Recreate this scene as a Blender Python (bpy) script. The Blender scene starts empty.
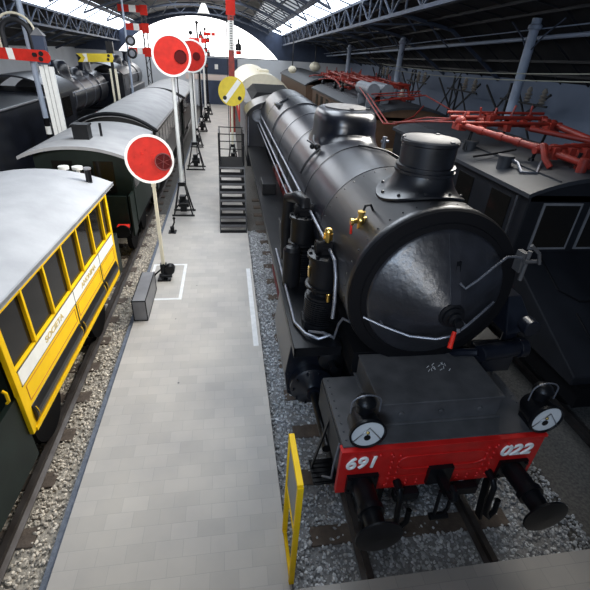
import bpy, bmesh, math, random
from mathutils import Vector, Matrix, noise
random.seed(7)
PI = math.pi
sc = bpy.context.scene
COL = sc.collection
ORG = {}

# ------------------------------------------------------------------ materials
def mat(name, c, rough=.5, metal=0.0, var=0.0, scale=6.0, bump=0.0, bscale=40.0, c2=None, spec=.5, emit=0, emc=None, coat=0):
    m = bpy.data.materials.new(name); m.use_nodes = True
    nt = m.node_tree; N = nt.nodes; L = nt.links
    b = N['Principled BSDF']
    b.inputs['Base Color'].default_value = (*c, 1); b.inputs['Roughness'].default_value = rough
    b.inputs['Metallic'].default_value = metal; b.inputs['Specular IOR Level'].default_value = spec
    if coat: b.inputs['Coat Weight'].default_value = coat; b.inputs['Coat Roughness'].default_value = .2
    if emit:
        b.inputs['Emission Color'].default_value = (*(emc or c), 1); b.inputs['Emission Strength'].default_value = emit
    if var or c2 or bump:
        tc = N.new('ShaderNodeTexCoord')
    if var or c2:
        n = N.new('ShaderNodeTexNoise'); n.inputs['Scale'].default_value = scale; n.inputs['Detail'].default_value = 6
        L.new(tc.outputs['Object'], n.inputs['Vector'])
        r = N.new('ShaderNodeValToRGB'); r.color_ramp.elements[0].position = .3; r.color_ramp.elements[1].position = .7
        a = c2 or tuple(max(0, x * (1 - var)) for x in c); d = c if c2 else tuple(min(1, x * (1 + var)) for x in c)
        r.color_ramp.elements[0].color = (*a, 1); r.color_ramp.elements[1].color = (*d, 1)
        L.new(n.outputs['Fac'], r.inputs['Fac']); L.new(r.outputs['Color'], b.inputs['Base Color'])
    if bump:
        n2 = N.new('ShaderNodeTexNoise'); n2.inputs['Scale'].default_value = bscale; n2.inputs['Detail'].default_value = 3
        L.new(tc.outputs['Object'], n2.inputs['Vector'])
        bp = N.new('ShaderNodeBump'); bp.inputs['Strength'].default_value = bump; bp.inputs['Distance'].default_value = .02
        L.new(n2.outputs['Fac'], bp.inputs['Height']); L.new(bp.outputs['Normal'], b.inputs['Normal'])
    return m

M = dict(
    loco=mat('loco_black', (.0055, .007, .012), .30, var=.5, scale=3, bump=.05, bscale=5, spec=.5),
    smoke=mat('smokebox_black', (.008, .009, .012), .36, var=.5, scale=5, bump=.08, bscale=7, spec=.5),
    cone=mat('cone_black', (.012, .013, .017), .36, var=.4, scale=4, bump=.38, bscale=9, spec=.8),
    black=mat('black_paint', (.005, .0055, .007), .38, var=.4, scale=4, spec=.25),
    blackm=mat('matte_black', (.005, .005, .006), .7, spec=.10),
    deck=mat('dusty_deck', (.078, .075, .076), .62, c2=(.045, .044, .045), scale=5, bump=.05),
    red=mat('beam_red', (.52, .012, .010), .42, var=.15, scale=5, spec=.4),
    sred=mat('signal_red', (.56, .018, .008), .6, var=.14, scale=7, spec=.25),
    pred=mat('pantograph_red', (.34, .026, .014), .5, c2=(.15, .018, .012), scale=6),
    dred=mat('dark_red', (.14, .012, .010), .5, var=.3),
    lens=mat('red_lens', (.085, .006, .006), .6, spec=.1),
    white=mat('white_paint', (.86, .85, .80), .5, var=.05, scale=9),
    cream=mat('cream_paint', (.74, .68, .52), .5, var=.06, scale=5),
    yellow=mat('yellow_paint', (.90, .56, .004), .5, var=.06, scale=4, spec=.2),
    syel=mat('signal_yellow', (.72, .54, .02), .5, var=.08),
    steel=mat('steel', (.42, .43, .46), .32, 1.0, var=.2, scale=9),
    pipe=mat('pipe_grey', (.20, .21, .24), .4, .6, var=.25, scale=8),
    rail=mat('rail_steel', (.105, .095, .09), .45, .6, c2=(.055, .045, .04), scale=4),
    brass=mat('brass', (.80, .55, .16), .3, 1.0, var=.15, scale=12),
    wood=mat('sleeper_wood', (.13, .10, .078), .9, c2=(.075, .057, .045), scale=9, bump=.4, bscale=30),
    brown=mat('brown_wood', (.115, .060, .030), .6, c2=(.075, .040, .022), scale=5),
    tan=mat('tan_cover', (.30, .22, .11), .7, var=.12),
    roofg=mat('roof_grey', (.36, .36, .36), .75, c2=(.28, .28, .285), scale=2.2, bump=.1, bscale=20),
    roofl=mat('roof_canvas', (.39, .40, .42), .7, c2=(.30, .31, .33), scale=1.8, bump=.15, bscale=12),
    green=mat('dark_green', (.009, .015, .012), .45, var=.3, scale=3, spec=.18),
    carblk=mat('car_black', (.013, .013, .013), .3, var=.3),
    glassd=mat('car_glass', (.010, .009, .008), .10, spec=.22),
    mirror=mat('lamp_reflector', (.78, .79, .78), .22, .25),
    elec=mat('electric_dark', (.009, .010, .013), .5, var=.3, scale=2, spec=.3),
    eroof=mat('electric_roof', (.030, .033, .040), .55, c2=(.020, .022, .026), scale=3),
    galv=mat('galvanised', (.27, .27, .28), .45, .3, c2=(.19, .19, .20), scale=3),
    grey=mat('panel_grey', (.23, .235, .23), .5, var=.06),
    colb=mat('column_blue', (.33, .38, .47), .5, .0, var=.12, scale=4),
    truss=mat('truss_blue', (.05, .065, .10), .55, var=.3, scale=3),
    dtruss=mat('mast_dark', (.012, .013, .016), .6),
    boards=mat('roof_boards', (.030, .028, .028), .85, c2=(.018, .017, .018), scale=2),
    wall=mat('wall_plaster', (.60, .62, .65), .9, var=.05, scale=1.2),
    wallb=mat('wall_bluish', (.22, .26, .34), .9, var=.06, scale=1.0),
    navy=mat('navy_board', (.030, .045, .085), .6, var=.2, scale=2),
    pinkish=mat('pale_board', (.75, .62, .56), .8),
    kerb=mat('kerb_stone', (.155, .175, .215), .85, c2=(.10, .115, .145), scale=14, bump=.4, bscale=30),
    mark=mat('floor_paint', (.74, .74, .73), .7, var=.1, scale=6),
    glaze=mat('skylight_glass', (.9, .93, 1.0), .4, emit=4.0, emc=(.80, .89, 1.0)),
    glaze_dim=mat('vault_glass', (.5, .55, .6), .4, emit=.32, emc=(.85, .92, 1.0)),
    lunette=mat('lunette_glass', (.9, .92, .95), .4, emit=3.5, emc=(1.0, .985, .96)),
    ground=mat('pit_ground', (.15, .14, .125), .95, c2=(.07, .065, .06), scale=28, bump=.8, bscale=40),
    tank=mat('roof_tank', (.16, .17, .19), .5, var=.2),
    porc=mat('porcelain', (.35, .30, .25), .3),
    wire=mat('wire_copper', (.33, .33, .27), .5, .3),
    gold=mat('gold_letter', (.60, .45, .16), .5),
)
def tile_mat(name, c1, c2, mortar):
    m = bpy.data.materials.new(name); m.use_nodes = True
    nt = m.node_tree; N = nt.nodes; L = nt.links; b = N['Principled BSDF']
    tc = N.new('ShaderNodeTexCoord'); br = N.new('ShaderNodeTexBrick')
    mp = N.new('ShaderNodeMapping'); mp.inputs['Rotation'].default_value = (0, 0, 0)
    L.new(tc.outputs['Object'], mp.inputs['Vector']); L.new(mp.outputs['Vector'], br.inputs['Vector'])
    br.inputs['Scale'].default_value = 1; br.inputs['Brick Width'].default_value = .31; br.inputs['Row Height'].default_value = .20
    br.inputs['Mortar Size'].default_value = .004; br.inputs['Mortar Smooth'].default_value = .6
    br.inputs['Color1'].default_value = (*c1, 1); br.inputs['Color2'].default_value = (*c2, 1); br.inputs['Mortar'].default_value = (*mortar, 1)
    n = N.new('ShaderNodeTexNoise'); n.inputs['Scale'].default_value = 1.1; n.inputs['Detail'].default_value = 8
    L.new(tc.outputs['Object'], n.inputs['Vector'])
    r = N.new('ShaderNodeValToRGB'); r.color_ramp.elements[0].position = .3; r.color_ramp.elements[1].position = .7
    r.color_ramp.elements[0].color = (.84, .84, .86, 1); r.color_ramp.elements[1].color = (1.06, 1.05, 1.03, 1)
    L.new(n.outputs['Fac'], r.inputs['Fac'])
    mx = N.new('ShaderNodeMix'); mx.data_type = 'RGBA'; mx.blend_type = 'MULTIPLY'; mx.inputs[0].default_value = 1
    L.new(br.outputs['Color'], mx.inputs[6]); L.new(r.outputs['Color'], mx.inputs[7])
    # small round dark spots of wear
    v = N.new('ShaderNodeTexVoronoi'); v.inputs['Scale'].default_value = 1.7
    L.new(tc.outputs['Object'], v.inputs['Vector'])
    lt = N.new('ShaderNodeMath'); lt.operation = 'LESS_THAN'; lt.inputs[1].default_value = .030
    L.new(v.outputs['Distance'], lt.inputs[0])
    mx2 = N.new('ShaderNodeMix'); mx2.data_type = 'RGBA'; mx2.inputs[7].default_value = (.12, .12, .12, 1)
    L.new(lt.outputs[0], mx2.inputs[0]); L.new(mx.outputs[2], mx2.inputs[6])
    L.new(mx2.outputs[2], b.inputs['Base Color'])
    b.inputs['Roughness'].default_value = .6
    bp = N.new('ShaderNodeBump'); bp.inputs['Strength'].default_value = .15; bp.inputs['Distance'].default_value = .01
    L.new(br.outputs['Fac'], bp.inputs['Height']); bp.invert = True; L.new(bp.outputs['Normal'], b.inputs['Normal'])
    return m
M['tile'] = tile_mat('platform_tiles', (.50, .468, .425), (.44, .412, .375), (.40, .378, .35))
M['tile2'] = tile_mat('front_tiles', (.50, .475, .44), (.44, .42, .39), (.36, .345, .33))
def stone_mat(nm, t):
    m = bpy.data.materials.new(nm); m.use_nodes = True
    N = m.node_tree.nodes; L = m.node_tree.links; b = N['Principled BSDF']
    g = N.new('ShaderNodeNewGeometry'); r = N.new('ShaderNodeValToRGB')
    e = r.color_ramp.elements; e[0].color = (.22 * t[0], .22 * t[1], .22 * t[2], 1); e[1].color = (.72 * t[0], .72 * t[1], .72 * t[2], 1)
    for p, c in ((.25, .34), (.5, .42), (.75, .52)):
        x = e.new(p); x.color = (c * t[0], c * t[1], c * t[2], 1)
    L.new(g.outputs['Random Per Island'], r.inputs['Fac']); L.new(r.outputs['Color'], b.inputs['Base Color'])
    b.inputs['Roughness'].default_value = .9
    return m
M['stone'] = stone_mat('grey_ballast_stone', (.98, 1, 1.02)); M['stone_warm'] = stone_mat('beige_ballast_stone', (1.28, 1.14, .95))

# ------------------------------------------------------------------ mesh builder
def frame(d):
    d = Vector(d).normalized(); a = Vector((0, 0, 1)) if abs(d.z) < .95 else Vector((1, 0, 0))
    u = d.cross(a).normalized(); return u, d.cross(u).normalized()
class G:
    def __init__(s): s.v = []; s.f = []; s.s = []; s.m = []; s.cur = 0
    def add(s, vs, fs, sm=False):
        b = len(s.v); s.v += [tuple(x) for x in vs]
        for f in fs: s.f.append([b + i for i in f]); s.s.append(sm); s.m.append(s.cur)
        return s
    def box(s, x0, x1, y0, y1, z0, z1):
        vs = [(x, y, z) for x in (x0, x1) for y in (y0, y1) for z in (z0, z1)]
        return s.add(vs, [(0, 1, 3, 2), (4, 6, 7, 5), (0, 4, 5, 1), (2, 3, 7, 6), (0, 2, 6, 4), (1, 5, 7, 3)])
    def hexa(s, p):   # 8 points: bottom 4 (ccw), top 4
        return s.add(p, [(3, 2, 1, 0), (4, 5, 6, 7), (0, 1, 5, 4), (1, 2, 6, 5), (2, 3, 7, 6), (3, 0, 4, 7)])
    def bar(s, a, b, w, h=None):
        a = Vector(a); b = Vector(b); h = h or w; u, v = frame(b - a); u = u * w / 2; v = v * h / 2
        return s.hexa([a - u - v, a + u - v, a + u + v, a - u + v, b - u - v, b + u - v, b + u + v, b - u + v])
    def cyl(s, a, b, r0, r1=None, n=14, cap=True):
        a = Vector(a); b = Vector(b); r1 = r0 if r1 is None else r1; u, v = frame(b - a)
        vs = [a + (u * math.cos(t) + v * math.sin(t)) * r0 for t in [2 * PI * i / n for i in range(n)]]
        vs += [b + (u * math.cos(t) + v * math.sin(t)) * r1 for t in [2 * PI * i / n for i in range(n)]]
        s.add(vs, [(i, i + n, (i + 1) % n + n, (i + 1) % n) for i in range(n)], True)
        if cap: s.add(vs, [tuple(range(n)), tuple(reversed(range(n, 2 * n)))])
        return s
    def tube(s, pts, r, n=8):
        pts = [Vector(p) for p in pts]; rings = []; u0 = None
        for i, p in enumerate(pts):
            d = (pts[min(i + 1, len(pts) - 1)] - pts[max(i - 1, 0)]).normalized()
            if u0 is None: u0, _ = frame(d)
            u = (u0 - d * u0.dot(d)).normalized(); u0 = u; v = d.cross(u)
            rings.append([p + (u * math.cos(2 * PI * k / n) + v * math.sin(2 * PI * k / n)) * r for k in range(n)])
        vs = [q for R in rings for q in R]; fs = []
        for i in range(len(rings) - 1):
            for k in range(n): fs.append((i * n + k, i * n + (k + 1) % n, (i + 1) * n + (k + 1) % n, (i + 1) * n + k))
        s.add(vs, fs, True); e = (len(rings) - 1) * n
        return s.add(vs, [tuple(reversed(range(n))), tuple(range(e, e + n))])
    def lathe(s, prof, o, axis='y', n=48, sx=1, sy=1, sm=True, t0=0, t1=2 * PI, cap=True):
        # prof: (radius, height along axis)
        full = abs(t1 - t0 - 2 * PI) < 1e-6; k = n if full else n + 1; vs = []
        for r, h in prof:
            for i in range(k):
                t = t0 + (t1 - t0) * i / n; c, q = r * math.cos(t) * sx, r * math.sin(t) * sy
                vs.append({'y': (o[0] + c, o[1] + h, o[2] + q), 'z': (o[0] + c, o[1] + q, o[2] + h), 'x': (o[0] + h, o[1] + c, o[2] + q)}[axis])
        fs = []
        for j in range(len(prof) - 1):
            for i in range(n):
                a, b = i, (i + 1) % k
                fs.append((j * k + a, j * k + b, (j + 1) * k + b, (j + 1) * k + a))
        s.add(vs, fs, sm)
        if full and cap:
            e = (len(prof) - 1) * k
            if prof[0][0] > 1e-4: s.add(vs, [tuple(reversed(range(k)))])
            if prof[-1][0] > 1e-4: s.add(vs, [tuple(range(e, e + k))])
        return s
    def prism(s, poly, axis, a, b):   # poly in the two other axes (x,z for y; y,z for x; x,y for z)
        def P(p, h): return {'y': (p[0], h, p[1]), 'x': (h, p[0], p[1]), 'z': (p[0], p[1], h)}[axis]
        n = len(poly); vs = [P(p, a) for p in poly] + [P(p, b) for p in poly]
        return s.add(vs, [tuple(range(n)), tuple(reversed(range(n, 2 * n)))] + [(i, i + n, (i + 1) % n + n, (i + 1) % n) for i in range(n)])
    def sphere(s, c, r, n=12, m=8, sz=1):
        return s.lathe([(max(1e-4, r * math.sin(PI * j / m)), -r * sz * math.cos(PI * j / m)) for j in range(m + 1)], c, 'z', n)
    def ring(s, c, axis, R, r, n=32, k=8):
        ax = {'x': Vector((1, 0, 0)), 'y': Vector((0, 1, 0)), 'z': Vector((0, 0, 1))}[axis] if isinstance(axis, str) else Vector(axis)
        u, v = frame(ax); c = Vector(c)
        vs = []; fs = []
        for i in range(n):
            t = 2 * PI * i / n; d = u * math.cos(t) + v * math.sin(t)
            for j in range(k):
                q = 2 * PI * j / k; vs.append(c + d * (R + r * math.cos(q)) + ax.normalized() * r * math.sin(q))
        for i in range(n):
            for j in range(k): fs.append((i * k + j, ((i + 1) % n) * k + j, ((i + 1) % n) * k + (j + 1) % k, i * k + (j + 1) % k))
        return s.add(vs, fs, True)
    def build(s, name, m, parent=None, org=None, bevel=0, label=None, split=False):
        o0 = Vector(ORG[parent.name]) if parent is not None else Vector(org or (0, 0, 0))
        me = bpy.data.meshes.new(name); me.from_pydata([tuple(Vector(p) - o0) for p in s.v], [], s.f)
        me.polygons.foreach_set('use_smooth', s.s); me.polygons.foreach_set('material_index', s.m)
        for x in (m if isinstance(m, (list, tuple)) else [m]): me.materials.append(M[x] if isinstance(x, str) else x)
        bm = bmesh.new(); bm.from_mesh(me)
        bmesh.ops.remove_doubles(bm, verts=bm.verts, dist=1e-6) if not split else None
        bmesh.ops.recalc_face_normals(bm, faces=bm.faces); 
        for e in bm.edges:
            if len(e.link_faces) == 2 and e.calc_face_angle(0) > .7: e.smooth = False
        bm.to_mesh(me); bm.free()
        o = bpy.data.objects.new(name, me); COL.objects.link(o)
        if parent is not None: o.parent = parent
        else: o.location = o0
        ORG[o.name] = tuple(o0)
        if bevel:
            md = o.modifiers.new('bevel', 'BEVEL'); md.width = bevel; md.segments = 2; md.limit_method = 'ANGLE'; md.angle_limit = .8
        if label: o['label'] = label
        return o
def tag(o, label, cat, group=None, kind=None):
    o['label'] = label; o['category'] = cat
    if group: o['group'] = group
    if kind: o['kind'] = kind
    return o
def thing(name, label, cat, loc=(0, 0, 0), group=None):
    o = bpy.data.objects.new(name, None); COL.objects.link(o); o.location = loc; o.empty_display_size = .2
    ORG[o.name] = tuple(loc); return tag(o, label, cat, group)
def struct(g, name, m, bevel=0):
    o = g.build(name, m, bevel=bevel); o['kind'] = 'structure'; return o
def dup(root, loc=None, label=None, rz=None):
    def rec(o, par):
        c = o.copy(); COL.objects.link(c)
        if par is not None: c.parent = par
        for ch in list(o.children): rec(ch, c)
        return c
    r = rec(root, None)
    if loc is not None: r.location = loc
    if rz is not None: r.rotation_euler = (0, 0, rz)
    if label: r['label'] = label
    return r
def text(body, name, m, parent, loc, rot, size, bold=0, shear=0, sx=1, depth=.004):
    cu = bpy.data.curves.new('t', 'FONT'); cu.body = body; cu.size = size; cu.bevel_depth = bold; cu.bevel_resolution = 0; cu.shear = shear
    cu.extrude = depth; cu.align_x = 'CENTER'; cu.align_y = 'CENTER'
    t = bpy.data.objects.new('t', cu); COL.objects.link(t)
    dg = bpy.context.evaluated_depsgraph_get(); me = bpy.data.meshes.new_from_object(t.evaluated_get(dg))
    bpy.data.objects.remove(t)
    o = bpy.data.objects.new(name, me); COL.objects.link(o); me.materials.clear(); me.materials.append(M[m])
    o.parent = parent; o.location = Vector(loc) - Vector(ORG[parent.name]); o.rotation_euler = rot; o.scale = (sx, 1, 1)
    ORG[o.name] = ORG[parent.name]
    return o

# ------------------------------------------------------------------ camera (solved from the vanishing points)
R = [[0.98793, -0.02715, 0.15253], [-0.14466, -0.51254, 0.84639], [0.0552, -0.85824, -0.51028]]
cam = bpy.data.cameras.new('camera'); co = bpy.data.objects.new('camera', cam); COL.objects.link(co)
cam.sensor_width = 36; cam.lens = 413.82 / 590 * 36; cam.clip_end = 300; cam.clip_start = .05
co.matrix_world = Matrix(((R[0][0], -R[0][1], -R[0][2], 0), (R[1][0], -R[1][1], -R[1][2], 0), (R[2][0], -R[2][1], -R[2][2], 4.95), (0, 0, 0, 1)))
sc.camera = co

XL = 2.19            # axis of the big locomotive's track
XA = -3.34           # axis of the coaches' track
XB = -7.4            # axis of the steam engines' track beyond the coaches
XC = 6.3             # axis of the electric engines' track
EY = 44.0            # end wall

# ------------------------------------------------------------------ setting: ground
g = G().box(-1.98, .56, -1.0, EY, -.5, 0)
struct(g, 'floor', 'tile', bevel=.006)
g = G().box(.56, 14, -1.0, 2.13, -.5, 0); struct(g, 'floor_front', 'tile2', bevel=.006)
g = G().box(-13, 14, -1, EY, -.6, -.19); struct(g, 'floor_trackbed', 'ground')
g = G().box(-2.07, -1.985, -1, EY, -.5, -.05); struct(g, 'trim_1', 'kerb')
g = G().box(.40, .50, 6.35, 9.6, 0, .004); struct(g, 'trim_2', 'mark')
g = G()
for a in ((-1.93, -1.10, 8.15, 8.22), (-1.93, -1.10, 9.85, 9.92), (-1.17, -1.10, 8.22, 9.85), (-1.93, -1.86, 8.22, 9.85)): g.box(*a, 0, .004)
struct(g, 'trim_3', 'mark')

# ballast stones
def stones(areas, per_m2, rng, m_, xc, ys0, st):
    ico = bmesh.new(); bmesh.ops.create_icosphere(ico, subdivisions=1, radius=1)
    bv = [v.co.copy() for v in ico.verts]; bf = [tuple(v.index for v in f.verts) for f in ico.faces]; ico.free()
    V = []; F = []
    for (x0, x1, y0, y1) in areas:
        for _ in range(int((x1 - x0) * (y1 - y0) * per_m2)):
            cx = rng.uniform(x0, x1)
            if any(abs(cx - r_) < .085 for r_ in (XL - .75, XL + .75, XA - .75, XA + .75)): continue
            cy = rng.uniform(y0, y1); ph = (cy - ys0 + st / 2) % st - st / 2
            if abs(ph) < .115 and abs(cx - xc) < 1.3 and rng.random() < .88: continue
            c = Vector((cx, cy, rng.uniform(-.19, -.135)))
            q = Matrix.Rotation(rng.uniform(0, 6.28), 3, 'Z') @ Matrix.Rotation(rng.uniform(-1, 1), 3, 'X')
            s = rng.uniform(.012, .027); sv = Vector((s * rng.uniform(.8, 1.5), s, s * rng.uniform(.5, .9)))
            b = len(V)
            for p in bv:
                k = rng.uniform(.72, 1.15); V.append(tuple(c + q @ Vector((p.x * sv.x * k, p.y * sv.y * k, p.z * sv.z * k))))
            F += [tuple(b + i for i in f) for f in bf]
    me = bpy.data.meshes.new('ballast'); me.from_pydata(V, [], F); me.materials.append(M[m_])
    o = bpy.data.objects.new('ballast', me); COL.objects.link(o); return o
rng = random.Random(3)
bo = stones([(.58, 4.4, 2.15, 4.4), (.58, 1.45, 4.4, 12.5), (3.0, 4.4, 4.4, 6)], 1000, rng, 'stone', XL, 2.72, .81)
tag(bo, 'loose grey stone ballast around and ahead of the big black locomotive', 'gravel', kind='stuff')
bo = stones([(-4.0, -2.11, 2.2, 4.2), (-3.0, -2.11, 4.2, 14)], 1050, rng, 'stone_warm', XA - .32, 2.35, .76)
tag(bo, 'loose beige stone ballast between the yellow coach and the walkway', 'gravel', kind='stuff')

struct(G().box(-4.3, -2.07, -.9, 14, -.4, -.168), 'floor_ballast_bed', mat('bed_warm', (.40, .36, .30), .95, c2=(.27, .24, .20), scale=30, bump=.6, bscale=45))
struct(G().box(.56, 4.1, 2.13, 12.5, -.4, -.168), 'floor_ballast_bed_grey', mat('bed_grey', (.26, .26, .26), .95, c2=(.17, .17, .17), scale=30, bump=.6, bscale=45))
# rails and sleepers
def rail_g(x, y0, y1):
    p = [(-.07, -.15), (.07, -.15), (.07, -.135), (.012, -.115), (.012, -.045), (.036, -.035), (.036, 0), (-.036, 0), (-.036, -.035), (-.012, -.045), (-.012, -.115), (-.07, -.135)]
    return G().prism([(x + a, b) for a, b in p], 'y', y0, y1)
for xc, nm in ((XL, 'under the big black locomotive'), (XA, 'under the yellow coach'), (XB, 'under the far steam engines'), (XC, 'under the electric locomotives')):
    for sd in (-.75, .75):
        y0 = 2.14 if xc > 0 else -.5
        o = rail_g(xc + sd, y0, EY - .5).build('steel_rail', 'rail', org=(xc + sd, y0, 0))
        side = 'nearer the walkway' if (sd < 0) == (xc > 0) else 'farther from the walkway'
        tag(o, 'steel rail %s, the one %s' % (nm, side), 'rail', 'running rails')
sl0 = None
def sleepers(xc, y0, y1, step, lab, grp):
    global sl0
    y = y0
    while y < y1:
        if sl0 is None:
            sl0 = G().box(-1.3, 1.3, -.12, .12, -.30, -.142).build('railway_sleeper', 'wood', bevel=.012); o = sl0
        else:
            o = sl0.copy(); COL.objects.link(o)
        o.location = (xc + random.uniform(-.04, .04), y, 0); o.rotation_euler = (0, 0, random.uniform(-.02, .02))
        tag(o, lab, 'sleeper', grp); y += step
sleepers(XL, 2.72, 16, .81, 'weathered wooden sleeper crossing under the big black locomotive', 'sleepers under the black locomotive')
sleepers(XA - .32, 2.35, 22, .76, 'brown wooden sleeper sticking out beside the coaches', 'sleepers under the row of coaches')
# ------------------------------------------------------------------ the big black steam locomotive
AZ = 2.73            # boiler axis height
L0 = thing('steam_locomotive', 'big black steam locomotive with red buffer beam numbered 691 and 022', 'locomotive', (XL, 2.62, 0))
# buffer beam with its rivets
g = G().box(XL - 1.14, XL + 1.14, 2.62, 2.68, .86, 1.53)
for x in [XL - .72 + i * .12 for i in range(13)]:
    for z in (.93, 1.43 if abs(x - XL) > .5 else .98): g.sphere((x, 2.612, z), .019, 8, 5)
for sx in (-1, 1):
    for z in [.95 + .09 * i for i in range(6)]:
        for dx in (.50, .58): g.sphere((XL + sx * dx, 2.612, z), .019, 8, 5)
    for x in [.8 + .08 * i for i in range(5)]: g.sphere((XL + sx * x, 2.615, 1.50), .010, 6, 4)
g.box(XL - .60, XL + .60, 2.612, 2.62, .88, 1.06)
arc = [(XL + .38 + .13 * math.cos(t), 2.615, 1.27 + .10 * math.sin(t)) for t in [-PI / 2 + PI * i / 10 for i in range(11)]]
arc += [(XL - .38 - .13 * math.cos(t), 2.615, 1.27 - .10 * math.sin(t)) for t in [-PI / 2 + PI * i / 10 for i in range(11)]]
g.tube(arc + arc[:1], .010, 6)
g.box(XL - 1.145, XL + 1.145, 2.60, 2.70, 1.505, 1.535)
bb = g.build('buffer_beam', 'red', L0, bevel=.006, label='red riveted buffer beam')
text('691', 'number', 'white', bb, (XL - .915, 2.611, 1.335), (PI / 2, 0, 0), .235, .007, .16, .98).name = 'locomotive_number'
text('022', 'number', 'white', bb, (XL + .84, 2.611, 1.32), (PI / 2, 0, 0), .225, .007, .16, 1.12).name = 'locomotive_number'
# side of the beam's frame and the deck
g = G().box(XL - 1.12, XL + 1.12, 2.66, 3.68, 1.50, 1.55)
for sx in (-1, 1):
    for k in range(9): g.sphere((XL + sx * 1.07, 2.74 + k * .11, 1.552), .013, 6, 4)
g.build('front_deck', 'deck', L0, bevel=.008)
G().box(XL - .62, XL - .56, 2.66, 5.0, .55, 1.52).box(XL + .56, XL + .62, 2.66, 5.0, .55, 1.52).box(XL - .6, XL + .6, 4.3, 4.4, .5, 1.6).box(XL - .62, XL - .56, 5, 18.5, .75, 1.6).box(XL + .56, XL + .62, 5, 18.5, .75, 1.6).build('main_frame', 'black', L0)
for s in (-1, 1): G().box(*sorted((XL + s * 1.13, XL + s * 1.09)), 2.68, 3.7, 1.1, 1.5).build('deck_apron', 'black', L0)
g = G().box(XL - .70, XL + .70, 2.90, 3.70, 1.57, 1.85).box(XL - .73, XL + .73, 2.87, 3.72, 1.55, 1.575)
g.box(XL - .71, XL + .71, 2.885, 3.71, 1.84, 1.862)
for x in (-.45, 0, .45): g.cyl((XL + x, 2.90, 1.70), (XL + x, 2.875, 1.70), .035, n=8)
cb = g.build('chest_cover', 'deck', L0, bevel=.01)
g = G()
for k in range(14):
    x = XL + .12 + random.uniform(-.12, .16); y = 3.38 + random.uniform(-.07, .09); a = random.uniform(.5, 2.2)
    g.bar((x, y, 1.8625), (x + .05 * math.cos(a), y + .05 * math.sin(a), 1.8625), .006, .002)
g.build('chalk_marks', 'mark', cb)
# head lamps
def lamp(px, nm):
    o = Vector((px, 2.76, 1.74)); R_ = .175
    ax = Vector((0, -1, .03)).normalized(); q = ax.to_track_quat('Y', 'Z').to_matrix()
    def T(gg):
        gg.v = [tuple(o + q @ Vector(p)) for p in gg.v]; return gg
    g = T(G().lathe([(.05, -.19), (.11, -.17), (.15, -.10), (.165, .06), (.175, .10), (.19, .105), (.19, .135), (.172, .14), (.165, .12)], (0, 0, 0), 'y', 32, cap=False).cyl((0, -.18, 0), (0, -.2, 0), .06))
    g.box(px - .09, px + .09, 2.68, 2.90, 1.55, 1.60)
    h = g.build('headlamp', 'black', L0)
    T(G().lathe([(.001, .06), (.06, .075), (.12, .10), (.165, .122)], (0, 0, 0), 'y', 32)).build('reflector', 'mirror', h, label='shiny white lamp glass')
    T(G().cyl((0, .09, -.05), (0, .13, -.05), .035, n=10).cyl((0, .10, -.05), (0, .10, .03), .028, .018, n=10)).build('burner', 'black', h)
    T(G().sphere((0, .12, .015), .02, 8, 6)).build('flame_tip', 'brass', h)
    T(G().tube([(-.15, .135, -.09), (0, .145, .10), (.15, .135, -.09)], .005, 6)).build('guard_wire', 'steel', h)
    g = G().cyl((px, 2.82, 1.86), (px, 2.82, 1.96), .085, n=20).cyl((px, 2.82, 1.96), (px, 2.82, 2.0), .105, n=20).lathe([(.10, 0), (.085, .035), (.04, .06), (.001, .07)], (px, 2.82, 2.0), 'z', 20)
    g.build('lamp_chimney', 'black', h)
    G().tube([(px - .15, 2.80, 1.87)] + [(px + .15 * math.cos(PI - PI * i / 12), 2.80, 2.0 + .10 * math.sin(PI * i / 12)) for i in range(13)] + [(px + .15, 2.80, 1.87)], .008, 6).build('bail_handle', 'pipe', h)
lamp(XL - .90, 'l'); lamp(XL + 1.06, 'r')
# buffers
for sx in (-1, 1):
    bx = XL + sx * .875
    g = G().box(bx - .17, bx + .17, 2.58, 2.62, .90, 1.155).cyl((bx, 2.6, 1.03), (bx, 2.28, 1.05), .115, .112, 24).cyl((bx, 2.30, 1.05), (bx, 2.24, 1.05), .135, n=24)
    for u in (-.14, .14):
        for w in (-.13, .13): g.cyl((bx + u, 2.58, 1.03 + w * .75), (bx + u, 2.56, 1.03 + w * .75), .02, n=6)
    b = g.build('buffer', 'black', L0)
    G().cyl((bx, 2.25, 1.05), (bx, 2.06, 1.05), .105, .10, 24).lathe([(.10, .07), (.20, .04), (.232, .028), (.232, .008), (.16, -.006), (.001, -.016)], (bx, 2.0, 1.05), 'y', 36).build('buffer_head', 'black', b)
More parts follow.
